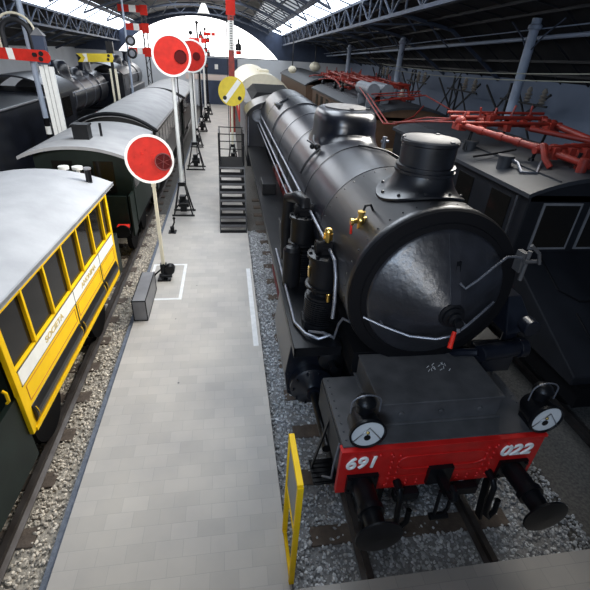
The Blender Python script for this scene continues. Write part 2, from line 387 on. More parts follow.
# coupling, hoses, steps
g = G().box(XL - .14, XL + .14, 2.57, 2.62, .92, 1.18).box(XL - .04, XL + .04, 2.36, 2.6, 1.0, 1.10)
g.tube([(XL, 2.38, 1.05), (XL, 2.29, 1.06), (XL, 2.26, 1.12), (XL, 2.30, 1.17), (XL, 2.36, 1.17)], .035, 8)
ck = g.build('coupling_hook', 'black', L0)
G().tube([(XL - .07, 2.40, 1.05), (XL - .07, 2.38, .75), (XL - .05, 2.40, .62)], .02).tube([(XL + .07, 2.40, 1.05), (XL + .07, 2.38, .75), (XL + .05, 2.40, .62)], .02).cyl((XL - .1, 2.39, .62), (XL + .1, 2.39, .62), .04).build('screw_link', 'black', ck)
for x in (-.35, .35): G().box(XL + x - .14, XL + x + .14, 2.52, 2.62, .74, .86).build('beam_bracket', 'black', L0, bevel=.01)
for x, w in ((-.47, .0), (.62, .0)):
    G().cyl((XL + x, 2.62, .98), (XL + x, 2.50, .98), .045).tube([(XL + x, 2.52, .98), (XL + x, 2.46, .93), (XL + x, 2.44, .7), (XL + x + .03, 2.44, .45), (XL + x + .10, 2.45, .36), (XL + x + .17, 2.47, .44), (XL + x + .18, 2.5, .6)], .032, 10).build('brake_hose', 'black', L0)
for sx in (-1, 1):
    g = G()
    for k in range(5): g.box(XL + sx * 1.14 - .15, XL + sx * 1.14 + .15, 2.98 + k * .065, 3.02 + k * .065, .545, .56)
    g.box(XL + sx * 1.14 - .15, XL + sx * 1.14 + .15, 2.96, 3.3, .53, .548).bar((XL + sx * 1.0, 3.2, .55), (XL + sx * 1.0, 3.2, 1.5), .05, .02).bar((XL + sx * 1.27, 3.2, .55), (XL + sx * 1.10, 3.2, 1.5), .04, .02)
    g.build('footstep', 'black', L0)
    G().bar((XL + sx * .75, 2.75, 1.0), (XL + sx * .75, 2.6, .12), .10, .03).build('rail_guard', 'black', L0)
    G().tube([(XL + sx * 1.13, 2.75, 1.5), (XL + sx * 1.17, 2.72, 1.2), (XL + sx * 1.15, 2.78, .9), (XL + sx * 1.2, 2.95, .7)], .012).build('lamp_cable', 'pipe', L0)
# cylinders
for sx in (-1, 1):
    cx = XL + sx * 1.10
    oct_ = [(cx - sx * .45, .55), (cx + sx * .12, .50), (cx + sx * .33, .68), (cx + sx * .38, 1.05), (cx + sx * .30, 1.66), (cx - sx * .45, 1.66)]
    g = G().prism(oct_, 'y', 4.35, 5.75)
    for (x, z) in ((cx + sx * .30, .75), (cx + sx * .33, 1.05), (cx + sx * .28, 1.5)):
        g.cyl((x, 4.35, z), (x, 4.33, z), .018, n=6)
    cy = g.build('cylinder_block', 'loco', L0, bevel=.02)
    g = G().lathe([(.31, .15), (.31, .02), (.28, 0), (.14, -.06), (.10, -.09), (.10, -.14)], (cx, 4.22, .88), 'y', 32)
    for k in range(10): g.cyl((cx + .27 * math.cos(k * .628), 4.24, .88 + .27 * math.sin(k * .628)), (cx + .27 * math.cos(k * .628), 4.19, .88 + .27 * math.sin(k * .628)), .018, n=6)
    g.build('cylinder_cover', 'loco', cy)
    G().cyl((cx, 4.12, .88), (cx, 3.25, .86), .055, n=16).cyl((cx, 3.25, .86), (cx, 3.20, .86), .065, n=16).build('tail_rod_guard', 'black', cy)
    G().lathe([(.17, .15), (.17, 0), (.13, -.03), (.05, -.05), (.05, -.2)], (cx - sx * .22, 4.22, 1.36), 'y', 24).build('valve_cover', 'black', cy)
    # running board
    x0, x1 = sorted((XL + sx * 1.42, XL + sx * .80))
    g = G().box(x0, x1, 4.08, 16.3, 1.665, 1.70); e0, e1 = sorted((XL + sx * 1.42, XL + sx * 1.39)); g.box(e0, e1, 4.08, 16.3, 1.56, 1.70)
    g.box(x0, x1, 4.08, 4.11, 1.56, 1.70)
    rb = g.build('running_board', 'black', L0, bevel=.006)
    # motion
    for k, y in enumerate((8.1, 10.2, 12.3)):
        wx = XL + sx * .75; rw = 1.0
        g = G().ring((wx, y, 1.0), 'x', .93, .075, 40, 8).cyl((wx - .1, y, 1.0), (wx + .1, y, 1.0), .16, n=16)
        for j in range(14): a = j * 2 * PI / 14; g.bar((wx, y + .14 * math.cos(a), 1.0 + .14 * math.sin(a)), (wx, y + .90 * math.cos(a), 1.0 + .90 * math.sin(a)), .05, .07)
        g.build('driving_wheel', 'dred', L0)
    for y in (3.55, 5.9):
        wx = XL + sx * .75
        g = G().ring((wx, y, .46), 'x', .41, .055, 28, 8).cyl((wx - .09, y, .46), (wx + .09, y, .46), .10, n=14)
        for j in range(9): a = j * 2 * PI / 9; g.bar((wx, y + .09 * math.cos(a), .46 + .09 * math.sin(a)), (wx, y + .39 * math.cos(a), .46 + .39 * math.sin(a)), .045, .05)
        g.build('leading_wheel', 'dred', L0)
    G().bar((XL + sx * 1.0, 8.0, .75), (XL + sx * 1.0, 12.4, .75), .14, .05).build('coupling_rod', 'red', L0)
    G().bar((XL + sx * 1.1, 5.6, .88), (XL + sx * 1.06, 8.0, .82), .09, .05).build('connecting_rod', 'pipe', L0)
    G().bar((XL + sx * 1.16, 6.6, .30), (XL + sx * 1.16, 9.0, .36), .05, .12).build('brake_rod', 'dred', L0)
# boiler
g = G().lathe([(.93, 5.35), (.93, 8.9), (.93, 12.2), (.95, 12.4), (.97, 15.9), (.97, 16.4)], (XL, 0, AZ), 'y', 72)
br = g.build('boiler_barrel', 'loco', L0)
for y in (5.42, 6.75, 8.95, 10.6, 12.3, 14.2):
    G().lathe([(.925, -.035), (.943 if y < 12.25 else .966, -.03), (.943 if y < 12.25 else .966, .03), (.925, .035)], (XL, y, AZ), 'y', 72, cap=False).build('boiler_band', 'loco', br)
g = G().lathe([(.80, 3.66), (.905, 3.655), (.945, 3.67), (.96, 3.70), (.96, 3.78), (.945, 3.80), (.945, 5.35), (.93, 5.37)], (XL, 0, AZ), 'y', 72, cap=False)
for k in range(40):
    a = k * 2 * PI / 40
    for y in (3.86, 5.25): g.sphere((XL + .942 * math.cos(a), y, AZ + .942 * math.sin(a)), .012, 6, 4)
sb = g.build('smokebox', 'smoke', L0)
g = G().lathe([(.955, 3.665), (.94, 3.635), (.83, 3.625), (.82, 3.60), (.765, 3.595), (.755, 3.64)], (XL, 0, AZ), 'y', 72, cap=False)
g.build('smokebox_ring', 'blackm', sb)
g = G().lathe([(.77, 3.62), (.765, 3.585), (.75, 3.565), (.73, 3.553), (.60, 3.475), (.40, 3.355), (.22, 3.247), (.12, 3.20)], (XL, 0, AZ), 'y', 96)
dr = g.build('smokebox_door', 'cone', sb, label='conical smokebox door with hammered metal skin')
g = G().lathe([(.135, 3.225), (.135, 3.19), (.11, 3.18), (.11, 3.15), (.075, 3.14), (.075, 3.10), (.045, 3.09), (.045, 3.03)], (XL, 0, AZ), 'y', 28)
ds = g.build('door_dart', 'black', dr)
G().bar((XL, 3.07, AZ), (XL + .03, 3.05, AZ - .10), .03).build('locking_arm', 'pipe', ds)
G().cyl((XL - .01, 3.06, AZ - .10), (XL - .06, 2.99, AZ - .25), .022, .026, 12).build('red_grip', 'sred', ds, label='red handle grip')
# strap down the door and its lug
g = G().bar((XL + .01, 3.555, AZ + .73), (XL + .01, 3.19, AZ + .13), .10, .012)
g.build('door_strap', 'cone', dr)
G().hexa([(XL - .03, 3.42, AZ + .20), (XL + .05, 3.42, AZ + .20), (XL + .05, 3.28, AZ + .20), (XL - .03, 3.24, AZ + .20), (XL + .03, 3.44, AZ + .50), (XL + .08, 3.44, AZ + .50), (XL + .08, 3.40, AZ + .50), (XL + .03, 3.40, AZ + .50)]).sphere((XL + .01, 3.30, AZ + .12), .016, 6, 4).sphere((XL + .01, 3.26, AZ + .06), .016, 6, 4).build('door_lug', 'black', dr)
pts = [(XL + .04, 3.27, AZ + .33), (XL + .10, 3.25, AZ + .28), (XL + .22, 3.27, AZ + .36), (XL + .42, 3.36, AZ + .46), (XL + .58, 3.43, AZ + .53), (XL + .72, 3.50, AZ + .50), (XL + .86, 3.55, AZ + .46)]
G().tube(pts, .013, 8).build('door_hinge_rod', 'pipe', dr)
pts = [(XL - .80, 3.52, AZ - .20), (XL - .6, 3.42, AZ - .26), (XL - .35, 3.28, AZ - .30), (XL - .12, 3.16, AZ - .26), (XL + .02, 3.12, AZ - .20), (XL + .18, 3.17, AZ - .12), (XL + .40, 3.30, AZ - .06), (XL + .62, 3.45, AZ - .02)]
g = G().tube(pts, .014, 8)
for p in (pts[1], pts[5]): g.cyl(p, (p[0], p[1] + .1, p[2]), .012, n=8)
g.build('door_handrail', 'pipe', dr)
# hinge bracket and gear at the door's far edge
g = G().box(XL + .84, XL + .90, 3.52, 3.64, AZ + .30, AZ + .52).cyl((XL + .88, 3.50, AZ + .22), (XL + .88, 3.50, AZ + .56), .022).cyl((XL + .82, 3.46, AZ + .46), (XL + 1.0, 3.46, AZ + .46), .02)
g.tube([(XL + .80, 3.42, AZ + .66), (XL + .90, 3.40, AZ + .58), (XL + .95, 3.40, AZ + .46)], .018)
g.build('door_hinge', 'deck', dr)
g = G().hexa([(XL + .98, 3.5, 2.2), (XL + 1.42, 3.6, 2.2), (XL + 1.42, 4.6, 2.2), (XL + .98, 4.6, 2.2), (XL + 1.0, 3.7, 2.62), (XL + 1.25, 3.8, 2.56), (XL + 1.25, 4.6, 2.56), (XL + 1.0, 4.6, 2.62)]).cyl((XL + 1.2, 3.55, 2.35), (XL + 1.2, 3.40, 2.35), .10).cyl((XL + 1.2, 3.7, 1.7), (XL + 1.2, 3.7, 2.3), .08)
g.build('feedwater_pump', 'loco', L0, bevel=.015)
G().cyl((XL + .65, 3.42, 2.02), (XL + 1.18, 3.5, 2.02), .10, n=18).cyl((XL + 1.18, 3.5, 2.02), (XL + 1.28, 3.5, 2.02), .12, n=18).tube([(XL + .65, 3.45, 2.02), (XL + .5, 3.55, 1.95), (XL + .45, 3.7, 1.8)], .05).box(XL + .75, XL + 1.15, 3.45, 3.75, 1.7, 1.95).build('steam_pipe', 'loco', L0, bevel=.01)
G().prism([(XL - .45, 1.85), (XL + .45, 1.85), (XL + .62, 2.1), (XL - .62, 2.1)], 'y', 3.85, 5.2).box(XL - .75, XL + .75, 3.75, 5.0, 1.5, 1.86).build('smokebox_saddle', 'blackm', sb)
# chimney
n = 48; V = []; F = []
def onbar(x, r=.955): return AZ + math.sqrt(max(.01, r * r - (x - XL) ** 2))
prof = [(.50, 0, 1.0), (.50, .022, 1.0), (.42, .035, 1.0), (.36, .075, .8), (.325, .13, .35), (.31, .17, .0)]
CY = 4.46
for r, h, w in prof:
    for i in range(n):
        a = 2 * PI * i / n; x = XL + r * math.cos(a); y = CY + r * 1.0 * math.sin(a)
        V.append((x, y, onbar(x) * w + (AZ + .955) * (1 - w) + h))
for j in range(len(prof) - 1):
    for i in range(n): F.append((j * n + i, j * n + (i + 1) % n, (j + 1) * n + (i + 1) % n, (j + 1) * n + i))
g = G().add(V, F, True)
g.lathe([(.31, 3.84), (.335, 3.85), (.335, 3.875), (.315, 3.88), (.315, 3.895), (.330, 3.90), (.330, 3.925), (.30, 3.93), (.30, 4.14), (.315, 4.15), (.315, 4.18), (.30, 4.19)], (XL, CY, 0), 'z', 48, cap=False)
for k in range(10):
    a = k * 2 * PI / 10; x = XL + .45 * math.cos(a); g.sphere((x, CY + .45 * math.sin(a), onbar(x) + .035), .02, 6, 4)
ch = g.build('chimney', 'smoke', L0)
g = G().lathe([(.312, 4.175), (.312, 4.195), (.30, 4.205), (.001, 4.208)], (XL, CY, 0), 'z', 48)
for a in (.9, 3.0, 5.1): g.box(XL + .30 * math.cos(a) - .02, XL + .30 * math.cos(a) + .02, CY + .30 * math.sin(a) - .02, CY + .30 * math.sin(a) + .02, 4.19, 4.215)
g.build('chimney_lid', 'deck', ch)
# dome
n = 56; V = []; F = []
prof = [(1.16, -.02, 1), (1.10, .02, 1), (1.045, .06, .75), (1.015, .12, .3), (1.0, .16, 0), (1.0, .27, 0), (.98, .355, 0), (.94, .42, 0), (.88, .47, 0), (.79, .50, 0), (.62, .51, 0)]
DY = 8.15
for s_, h, w in prof:
    for i in range(n):
        a = 2 * PI * i / n; c, q = math.cos(a), math.sin(a); e = .72
        x = XL + .535 * s_ * math.copysign(abs(c) ** e, c); y = DY + .78 * s_ * math.copysign(abs(q) ** e, q)
        V.append((x, y, onbar(x, .935) * w + 3.56 * (1 - w) + (h if w < 1 else h)))
for j in range(len(prof) - 1):
    for i in range(n): F.append((j * n + i, j * n + (i + 1) % n, (j + 1) * n + (i + 1) % n, (j + 1) * n + i))
F.append(tuple(range((len(prof) - 1) * n, len(prof) * n)))
dm = G().add(V, F, True).build('steam_dome', 'loco', L0)
G().lathe([(.42, 0), (.42, .02), (.40, .03), (.001, .032)], (XL, DY, 4.066), 'z', 40, sx=.9, sy=1.1).box(XL - .03, XL + .03, DY - .48, DY - .40, 4.06, 4.11).box(XL + .32, XL + .38, DY - .3, DY - .24, 4.06, 4.10).build('dome_hatch', 'deck', dm)
G().cyl((XL + .63, DY - .6, 3.4), (XL + .63, DY - .6, 3.68), .04).cyl((XL + .57, DY - .6, 3.6), (XL + .71, DY - .6, 3.6), .025).build('dome_valve', 'pipe', dm)
# sand/steam pipes over the barrel
def arc_pts(y, a0, a1, r=.965, n=14): return [(XL + r * math.sin(math.radians(a0 + (a1 - a0) * i / n)), y, AZ + r * math.cos(math.radians(a0 + (a1 - a0) * i / n))) for i in range(n + 1)]
G().tube([(XL - .1, 6.7, AZ + .955)] + arc_pts(6.45, 4, 45), .016).tube(arc_pts(6.45, 45, 46, n=2) + [(XL + .75, 6.0, AZ + .64), (XL + .72, 5.6, AZ + .68), (XL + .78, 5.2, AZ + .6)], .022).sphere((XL + .69, 6.42, AZ + .70), .05).sphere((XL + .72, 5.7, AZ + .68), .04).build('steam_line', 'black', L0)
G().tube(arc_pts(7.3, -70, -38, .975), .02).tube([(XL - .62, 7.3, AZ + .76), (XL - .64, 7.7, AZ + .80), (XL - .60, 7.9, AZ + .86)], .025).sphere((XL - .64, 7.35, AZ + .78), .06).sphere((XL - .68, 7.6, AZ + .74), .05).tube([(XL - .64, 7.4, AZ + .78), (XL - .78, 7.6, AZ + .84)], .015).build('regulator_linkage', 'black', L0)
# firebox hatch plates and washout plugs
G().tube(arc_pts(13.6, -45, -20, .985, 6), .03).box(XL - .75, XL - .45, 13.2, 13.6, AZ + .74, AZ + .80).build('washout_cover', 'loco', L0)
# pipes and handrail along the side
for sx in (-1, 1):
    hx = XL + sx * .97
    g = G().tube([(XL + sx * .99, 4.02, AZ - .55), (hx, 4.08, AZ - .35), (hx, 4.15, AZ - .05), (hx, 4.28, AZ + .10), (hx, 4.6, AZ + .12), (hx, 16.2, AZ + .12)], .022, 10)
    hr = g.build('handrail', 'pipe', L0)
    g = G()
    for y in (4.9, 6.6, 8.4, 10.2, 12.0, 14.0): g.cyl((hx, y, AZ + .12), (XL + sx * .93, y, AZ + .12), .018, n=8)
    g.build('handrail_bracket', 'black', hr)
    for k, (dx, dz, r, y0) in enumerate(((1.04, -.05, .026, 6.0), (.98, -.14, .034, 6.4), (1.06, -.22, .018, 6.8))):
        x = XL + sx * dx
        G().tube([(x, y0, 2.1), (x, y0 + .02, AZ + dz - .2), (x, y0 + .15, AZ + dz), (x, y0 + 1, AZ + dz), (x, 16.2, AZ + dz)], r, 10).build('steam_pipe', 'pipe' if k != 1 else 'black', L0)
# air pumps
def pump(x, y, z0, hh, name, brass):
    g = G().cyl((x, y, z0), (x, y, z0 + .10), .21, n=24).box(x - .2, x + .2, y - .12, y + .12, z0 + .02, z0 + .12)
    fins = []
    zz = z0 + .10
    for k in range(11): fins += [(.165, zz), (.165, zz + .012), (.195, zz + .014), (.195, zz + .030)]; zz += .032
    fins += [(.165, zz), (.18, zz + .005), (.18, zz + .04), (.12, zz + .05), (.12, zz + .09)]
    g.lathe(fins, (x, y, 0), 'z', 28); zt = zz + .06
    g.cyl((x, y, zt - .02), (x, y, zt + .12), .07, n=14)
    def wide(q):
        q.v = [(x + (a_[0] - x) * hh, y + (a_[1] - y) * hh, a_[2]) for a_ in q.v]; return q
    a = wide(g).build(name, 'black', L0)
    g = G().lathe([(.10, zt + .08), (.185, zt + .09), (.20, zt + .095), (.20, zt + .13), (.175, zt + .14), (.175, zt + .50), (.20, zt + .51), (.20, zt + .55), (.18, zt + .56), (.001, zt + .565)], (x, y, 0), 'z', 28)
    for k in range(8): g.cyl((x + .17 * math.cos(k * PI / 4), y + .17 * math.sin(k * PI / 4), zt + .55), (x + .17 * math.cos(k * PI / 4), y + .17 * math.sin(k * PI / 4), zt + .585), .02, n=6)
    wide(g).build('steam_cylinder', 'black', a)
    G().cyl((x - .12, y, zt + .64), (x + .12, y, zt + .64), .075, n=16).box(x - .08, x + .08, y - .07, y + .07, zt + .56, zt + .68).cyl((x + .12, y, zt + .64), (x + .15, y, zt + .64), .09, n=16).cyl((x - .12, y, zt + .64), (x - .15, y, zt + .64), .09, n=16).build('valve_head', 'blackm', a)
    if brass:
        G().cyl((x, y, zt + .68), (x, y, zt + .74), .035).cyl((x, y, zt + .74), (x, y, zt + .82), .06, n=8).sphere((x, y, zt + .84), .055, 12, 8).build('brass_cap', 'brass', a, label='brass lubricator cap')
        G().cyl((x + .03, y - .21, zt - .03), (x + .03, y - .21, zt + .06), .03).sphere((x + .03, y - .21, zt + .07), .035, 10, 6).build('brass_plug', 'brass', a)
        G().box(x - .222, x - .205, y - .06, y + .0, zt + .25, zt + .38).build('maker_plate', 'brass', a)
    return zt
pump(1.20, 4.62, 1.70, 1.2, 'air_pump', True)
zt = pump(1.14, 6.0, 1.70, 1.1, 'feed_pump', False)
G().tube([(1.14, 6.0, zt + .66), (1.14, 6.03, zt + .74), (1.06, 6.2, zt + .77), (.97, 6.45, zt + .68), (.95, 6.5, zt + .2), (.97, 6.5, 1.8)], .10, 14).build('exhaust_elbow', 'black', L0)
G().cyl((.95, 5.75, 1.70), (.95, 5.75, 2.30), .14, n=20).lathe([(.14, 0), (.1, .05), (.001, .07)], (.95, 5.75, 2.30), 'z', 20).build('air_reservoir', 'black', L0)
G().tube([(1.32, 4.25, 1.70), (1.35, 4.22, 1.95), (1.36, 4.1, 2.12), (1.42, 3.95, 2.16), (1.52, 3.9, 2.16)], .016).tube([(.85, 7.0, 1.74), (.85, 4.6, 1.74), (.95, 4.3, 1.76), (1.1, 4.18, 1.76), (1.25, 4.2, 1.80)], .022).tube([(1.0, 4.35, 1.76), (1.16, 4.2, 1.84), (1.3, 4.2, 1.76)], .02).build('drain_pipe', 'pipe', L0)
G().box(.98, 1.30, 7.3, 7.75, 1.70, 2.05).box(.97, 1.31, 7.28, 7.77, 2.03, 2.07).build('lubricator_box', 'black', L0, bevel=.01)
G().box(.86, 1.20, 10.4, 11.1, 1.70, 1.98).build('tool_box', 'black', L0, bevel=.01)
# brass cock on the smokebox
p = Vector((1.46, 4.20, 3.35))
q = G().cyl(p + Vector((.06, 0, -.06)), p + Vector((-.02, 0, .02)), .035, n=12).cyl(p + Vector((-.02, 0, -.09)), p + Vector((-.02, 0, .09)), .032, n=12).sphere(p + Vector((-.02, 0, .01)), .05, 12, 8).cyl(p + Vector((-.12, -.02, 0)), p + Vector((.05, .02, .02)), .026, n=12).cyl(p + Vector((-.14, -.02, 0)), p + Vector((-.11, -.02, 0)), .042, n=8).cyl(p + Vector((-.02, 0, .09)), p + Vector((-.02, 0, .115)), .045, n=8).build('injector_valve', 'brass', L0, label='brass steam cock')
G().cyl(p + Vector((-.13, -.03, .0)), p + Vector((-.13, -.05, -.13)), .014, n=8).build('lever', 'sred', q, label='red lever')
G().tube([p + Vector((0, .02, .10)), p + Vector((.03, .05, .16)), p + Vector((.09, .06, .17)), p + Vector((.13, .06, .10)), p + Vector((.13, .06, .02))], .014).build('copper_tube', 'black', q)
# seams plate on the barrel flank
G().tube(arc_pts(5.2, 28, 40, .96, 4), .012).build('grab_handle', 'pipe', L0)
# cab
g = G()
prof = [(XL - 1.44, 1.0), (XL - 1.44, 2.78)] + [(XL + 1.44 * math.sin(math.radians(a)), 2.78 + .58 * math.cos(math.radians(a))) for a in range(-90, 91, 10)][1:-1] + [(XL + 1.44, 2.78), (XL + 1.44, 1.0)]
g.prism(prof, 'y', 16.35, 16.40)
g.box(XL - 1.44, XL - 1.40, 16.4, 17.8, 1.0, 2.78).box(XL + 1.40, XL + 1.44, 16.4, 17.8, 1.0, 2.78).box(XL - 1.44, XL + 1.44, 16.4, 18.6, .95, 1.25)
cab = g.build('cab', 'loco', L0)
top = [(XL + 1.50 * math.sin(math.radians(a)), 2.74 + .66 * math.cos(math.radians(a))) for a in range(-90, 91, 6)]
bot = [(XL + 1.52 * math.sin(math.radians(a)), 2.98 + .66 * math.cos(math.radians(a))) for a in range(90, -91, -6)]
g = G(); tp = top; nn = len(tp)
V = [(x, y, z) for y in (16.05, 17.9) for (x, z) in tp] + [(x, y, z - .05) for y in (16.05, 17.9) for (x, z) in tp]
F = [(i, i + 1, nn + i + 1, nn + i) for i in range(nn - 1)] + [(2 * nn + i + 1, 2 * nn + i, 3 * nn + i, 3 * nn + i + 1) for i in range(nn - 1)]
F += [(i + 1, i, 2 * nn + i, 2 * nn + i + 1) for i in range(nn - 1)] + [(nn + i, nn + i + 1, 3 * nn + i + 1, 3 * nn + i) for i in range(nn - 1)]
g.add(V, F, True); g.box(XL - .4, XL + .3, 16.4, 17.2, 3.38, 3.44)
g.build('cab_roof', 'loco', cab)
for sx in (-1, 1):
    G().ring((XL + sx * 1.05, 16.33, 2.78), 'y', .19, .03, 28, 8).build('window_ring', 'pipe', cab)
    G().cyl((XL + sx * 1.05, 16.345, 2.78), (XL + sx * 1.05, 16.335, 2.78), .185, n=28).build('cab_window', 'tank', cab)  # pane coloured grey-blue to stand in for the reflection in its glass
    G().cyl((XL + sx * 1.40, 16.25, 1.75), (XL + sx * 1.40, 16.25, 2.75), .02).build('grab_rail', 'pipe', cab)
# ------------------------------------------------------------------ tender: a vehicle of its own
T0 = thing('tender', 'black coal tender coupled behind the big locomotive cab', 'tender', (XL, 19.2, 0))
G().box(XL - 1.40, XL + 1.40, 19.2, 26.0, 1.0, 2.9).box(XL - 1.42, XL + 1.42, 19.15, 26.05, 2.86, 2.93).build('tender_tank', 'galv', T0, bevel=.02)
g = G().hexa([(XL - 1.1, 19.8, 2.9), (XL + 1.1, 19.8, 2.9), (XL + 1.1, 25, 2.9), (XL - 1.1, 25, 2.9), (XL - .8, 20.5, 3.2), (XL + .8, 20.5, 3.2), (XL + .8, 24, 3.3), (XL - .8, 24, 3.3)]).build('coal_load', 'blackm', T0)
G().box(XL - 1.2, XL + 1.2, 19.4, 25.8, .75, 1.0).build('underframe', 'black', T0)
for y in (20.3, 22.0, 23.7, 25.2):
    G().cyl((XL - .8, y, .5), (XL - .68, y, .5), .5, n=24).cyl((XL + .68, y, .5), (XL + .8, y, .5), .5, n=24).cyl((XL - .7, y, .5), (XL + .7, y, .5), .07).build('wheelset', 'black', T0)
# ------------------------------------------------------------------ coaches on the track beside the walkway
def arched_roof(g, xc, hw, y0, y1, ze, rise, th=.05, n=20, drop=0):
    top = [(xc + hw * (2 * i / n - 1), ze + rise * (1 - abs(2 * i / n - 1) ** 2.2)) for i in range(n + 1)]
    m = len(top)
    V = [(x, y, z) for y in (y0, y1) for x, z in top] + [(x, y, z - th) for y in (y0, y1) for x, z in top]
    F = [(i, i + 1, m + i + 1, m + i) for i in range(m - 1)] + [(2 * m + i, 3 * m + i, 3 * m + i + 1, 2 * m + i + 1) for i in range(m - 1)]
    F += [(i + 1, i, 2 * m + i, 2 * m + i + 1) for i in range(m - 1)] + [(m + i, m + i + 1, 3 * m + i + 1, 3 * m + i) for i in range(m - 1)]
    F += [(0, m, 3 * m, 2 * m), (m - 1, 3 * m - 1, 4 * m - 1, 2 * m - 1)]
    return g.add(V, F, True)
def end_poly(xc, hw, z0, ze, rise, n=14):
    return [(xc - hw, z0)] + [(xc + hw * (2 * i / n - 1), ze + rise * (1 - abs(2 * i / n - 1) ** 2.2)) for i in range(n + 1)] + [(xc + hw, z0)]
def running_gear(par, xc, ys, r=.42):
    for y in ys:
        g = G().cyl((xc - .8, y, r), (xc - .68, y, r), r, n=24).cyl((xc + .68, y, r), (xc + .8, y, r), r, n=24).cyl((xc - .7, y, r), (xc + .7, y, r), .06)
        g.build('wheelset', 'blackm', par)
Y0 = thing('railway_coach', 'yellow passenger coach with white band, dark windows and pale grey roof', 'coach', (XA, 3.7, 0))
sx_ = XA + 1.12
ys = [3.72, 4.29, 4.88, 5.47, 6.06, 6.66, 7.25, 7.62]
g = G()
for s in (1, -1):
    x = XA + s * 1.12; xi = XA + s * 1.07; a, b = sorted((x, xi))
    g.box(a, b, ys[0], ys[-1], 1.02, 1.86)           # lower panel
    g.box(a, b, ys[0], ys[-1], 2.52, 2.64)           # cant rail
    for y in ys: w = .045 if y in (ys[0], ys[-1]) else .022; g.box(*sorted((x + s * .006, xi)), y - w, y + w, 1.84 if y not in (ys[0], ys[-1]) else .98, 2.55)
g.prism(end_poly(XA, 1.09, 1.0, 2.6, .2), 'y', 7.58, 7.66)
body = g.build('coach_body', 'yellow', Y0, bevel=.006)
for s in (1, -1):
    for y0, y1 in zip(ys, ys[1:]):
        G().box(*sorted((XA + s * 1.075, XA + s * 1.085)), y0 + .02, y1 - .02, 1.86, 2.53).build('window_pane', 'glassd', body)
x = sx_
bl = G().box(x - .01, x + .008, ys[0] + .06, ys[-1] - .05, 1.63, 1.82).build('white_band', 'white', body, label='white lettering band')
for w, yy, sz in (('SOCIETA', 4.75, .115), ('ANONIMA', 6.15, .115)):
    text(w, 'band_lettering', 'gold', bl, (x + .0095, yy, 1.722), (PI / 2, 0, PI / 2), sz, .003, 0, 1.25, .001).name = 'band_lettering'
g = G()
for z in (1.625, 1.825): g.box(x, x + .006, ys[0] + .05, ys[-1] - .04, z - .009, z + .009)
for y in (5.49, 6.72): g.box(x, x + .010, y - .008, y + .008, 1.05, 1.83)
g.build('black_lining', 'carblk', body)
g = G()
for a, b in ((3.84, 5.42), (5.56, 6.65), (6.79, 7.52)):
    for z in (1.36, 1.57): g.box(x, x + .004, a, b, z - .006, z + .006)
    for y in (a, b): g.box(x, x + .004, y - .006, y + .006, 1.36, 1.57)
g.build('orange_lining', mat('orange_line', (.55, .20, .02), .5), body)
g = G()
for a, b in ((3.80, 5.46), (5.52, 6.69), (6.75, 7.56)):
    n = 6; pr_ = [(x + .045 - .045 * (1 - math.sin(PI * i / n)), 1.30 - .26 * i / n) for i in range(n + 1)]
    g.prism([(x - .02, 1.30)] + pr_ + [(x - .02, 1.04)], 'y', a, b)
g.build('lower_panel', 'carblk', body, bevel=.008, label='glossy black lower side panels')
g = G().box(x - .02, x + .022, 3.74, 7.60, .975, 1.022)
g.box(x + .03, x + .040, 3.80, 7.56, 1.060, 1.068)
for y in (3.84, 5.43, 5.55, 6.66, 6.78, 7.53): g.tube([(x + .045 * math.sin(PI * i / 6) + .001, y, 1.30 - .25 * i / 6) for i in range(1, 7)], .005, 5)
g.build('sill_moulding', 'yellow', body)
g = arched_roof(G(), XA, 1.17, 1.6, 8.05, 2.65, .22, .05)
for s in (1, -1): g.box(*sorted((XA + s * 1.17, XA + s * 1.14)), 1.6, 8.05, 2.61, 2.66)
rf = g.build('roof', 'roofl', Y0)
G().cyl((XA + .88, 7.7, 2.70), (XA + .88, 7.7, 2.98), .05, n=16).build('stove_pipe', 'black', rf)
G().cyl((XA + .88, 7.7, 2.97), (XA + .88, 7.7, 3.0), .065, n=16).build('pipe_cap', 'galv', rf)
g = G().box(XA - .95, XA + .95, 2.3, 8.1, .72, .96).box(XA - 1.0, XA + 1.0, 3.7, 7.6, .9, 1.0)
g.build('underframe', 'blackm', Y0)
g = G().box(sx_ - .10, sx_ - .04, 2.2, 3.70, .62, 1.55).box(XA - 1.05, XA + 1.05, 2.2, 3.7, .95, 1.0).prism(end_poly(XA, 1.05, 1.0, 2.6, .2), 'y', 3.66, 3.70)
g.build('end_platform', 'green', Y0)
G().box(sx_ - .05, sx_ - .03, 2.9, 3.42, 1.86, 2.0).build('number_plate', 'white', Y0)
G().tube([(sx_ - .04, 3.52, 1.80), (sx_ - .01, 3.52, 1.77), (sx_ - .01, 3.52, 1.66), (sx_ - .04, 3.52, 1.63)], .016).build('grab_handle', 'yellow', Y0)
for s in (1, -1): G().box(*sorted((XA + s * 1.0, XA + s * .93)), 7.62, 8.3, .72, 1.55).bar((XA + s * 1.0, 8.0, 1.0), (XA + s * 1.0, 8.0, 2.62), .04).build('rear_platform', 'green', Y0)
running_gear(Y0, XA, (4.6, 7.0))
q_ = math.radians(-1.8); Y0.rotation_euler = (0, 0, q_); pv = 2.0
Y0.location = (XA + pv * math.sin(q_), 3.7 + pv * (1 - math.cos(q_)), 0)

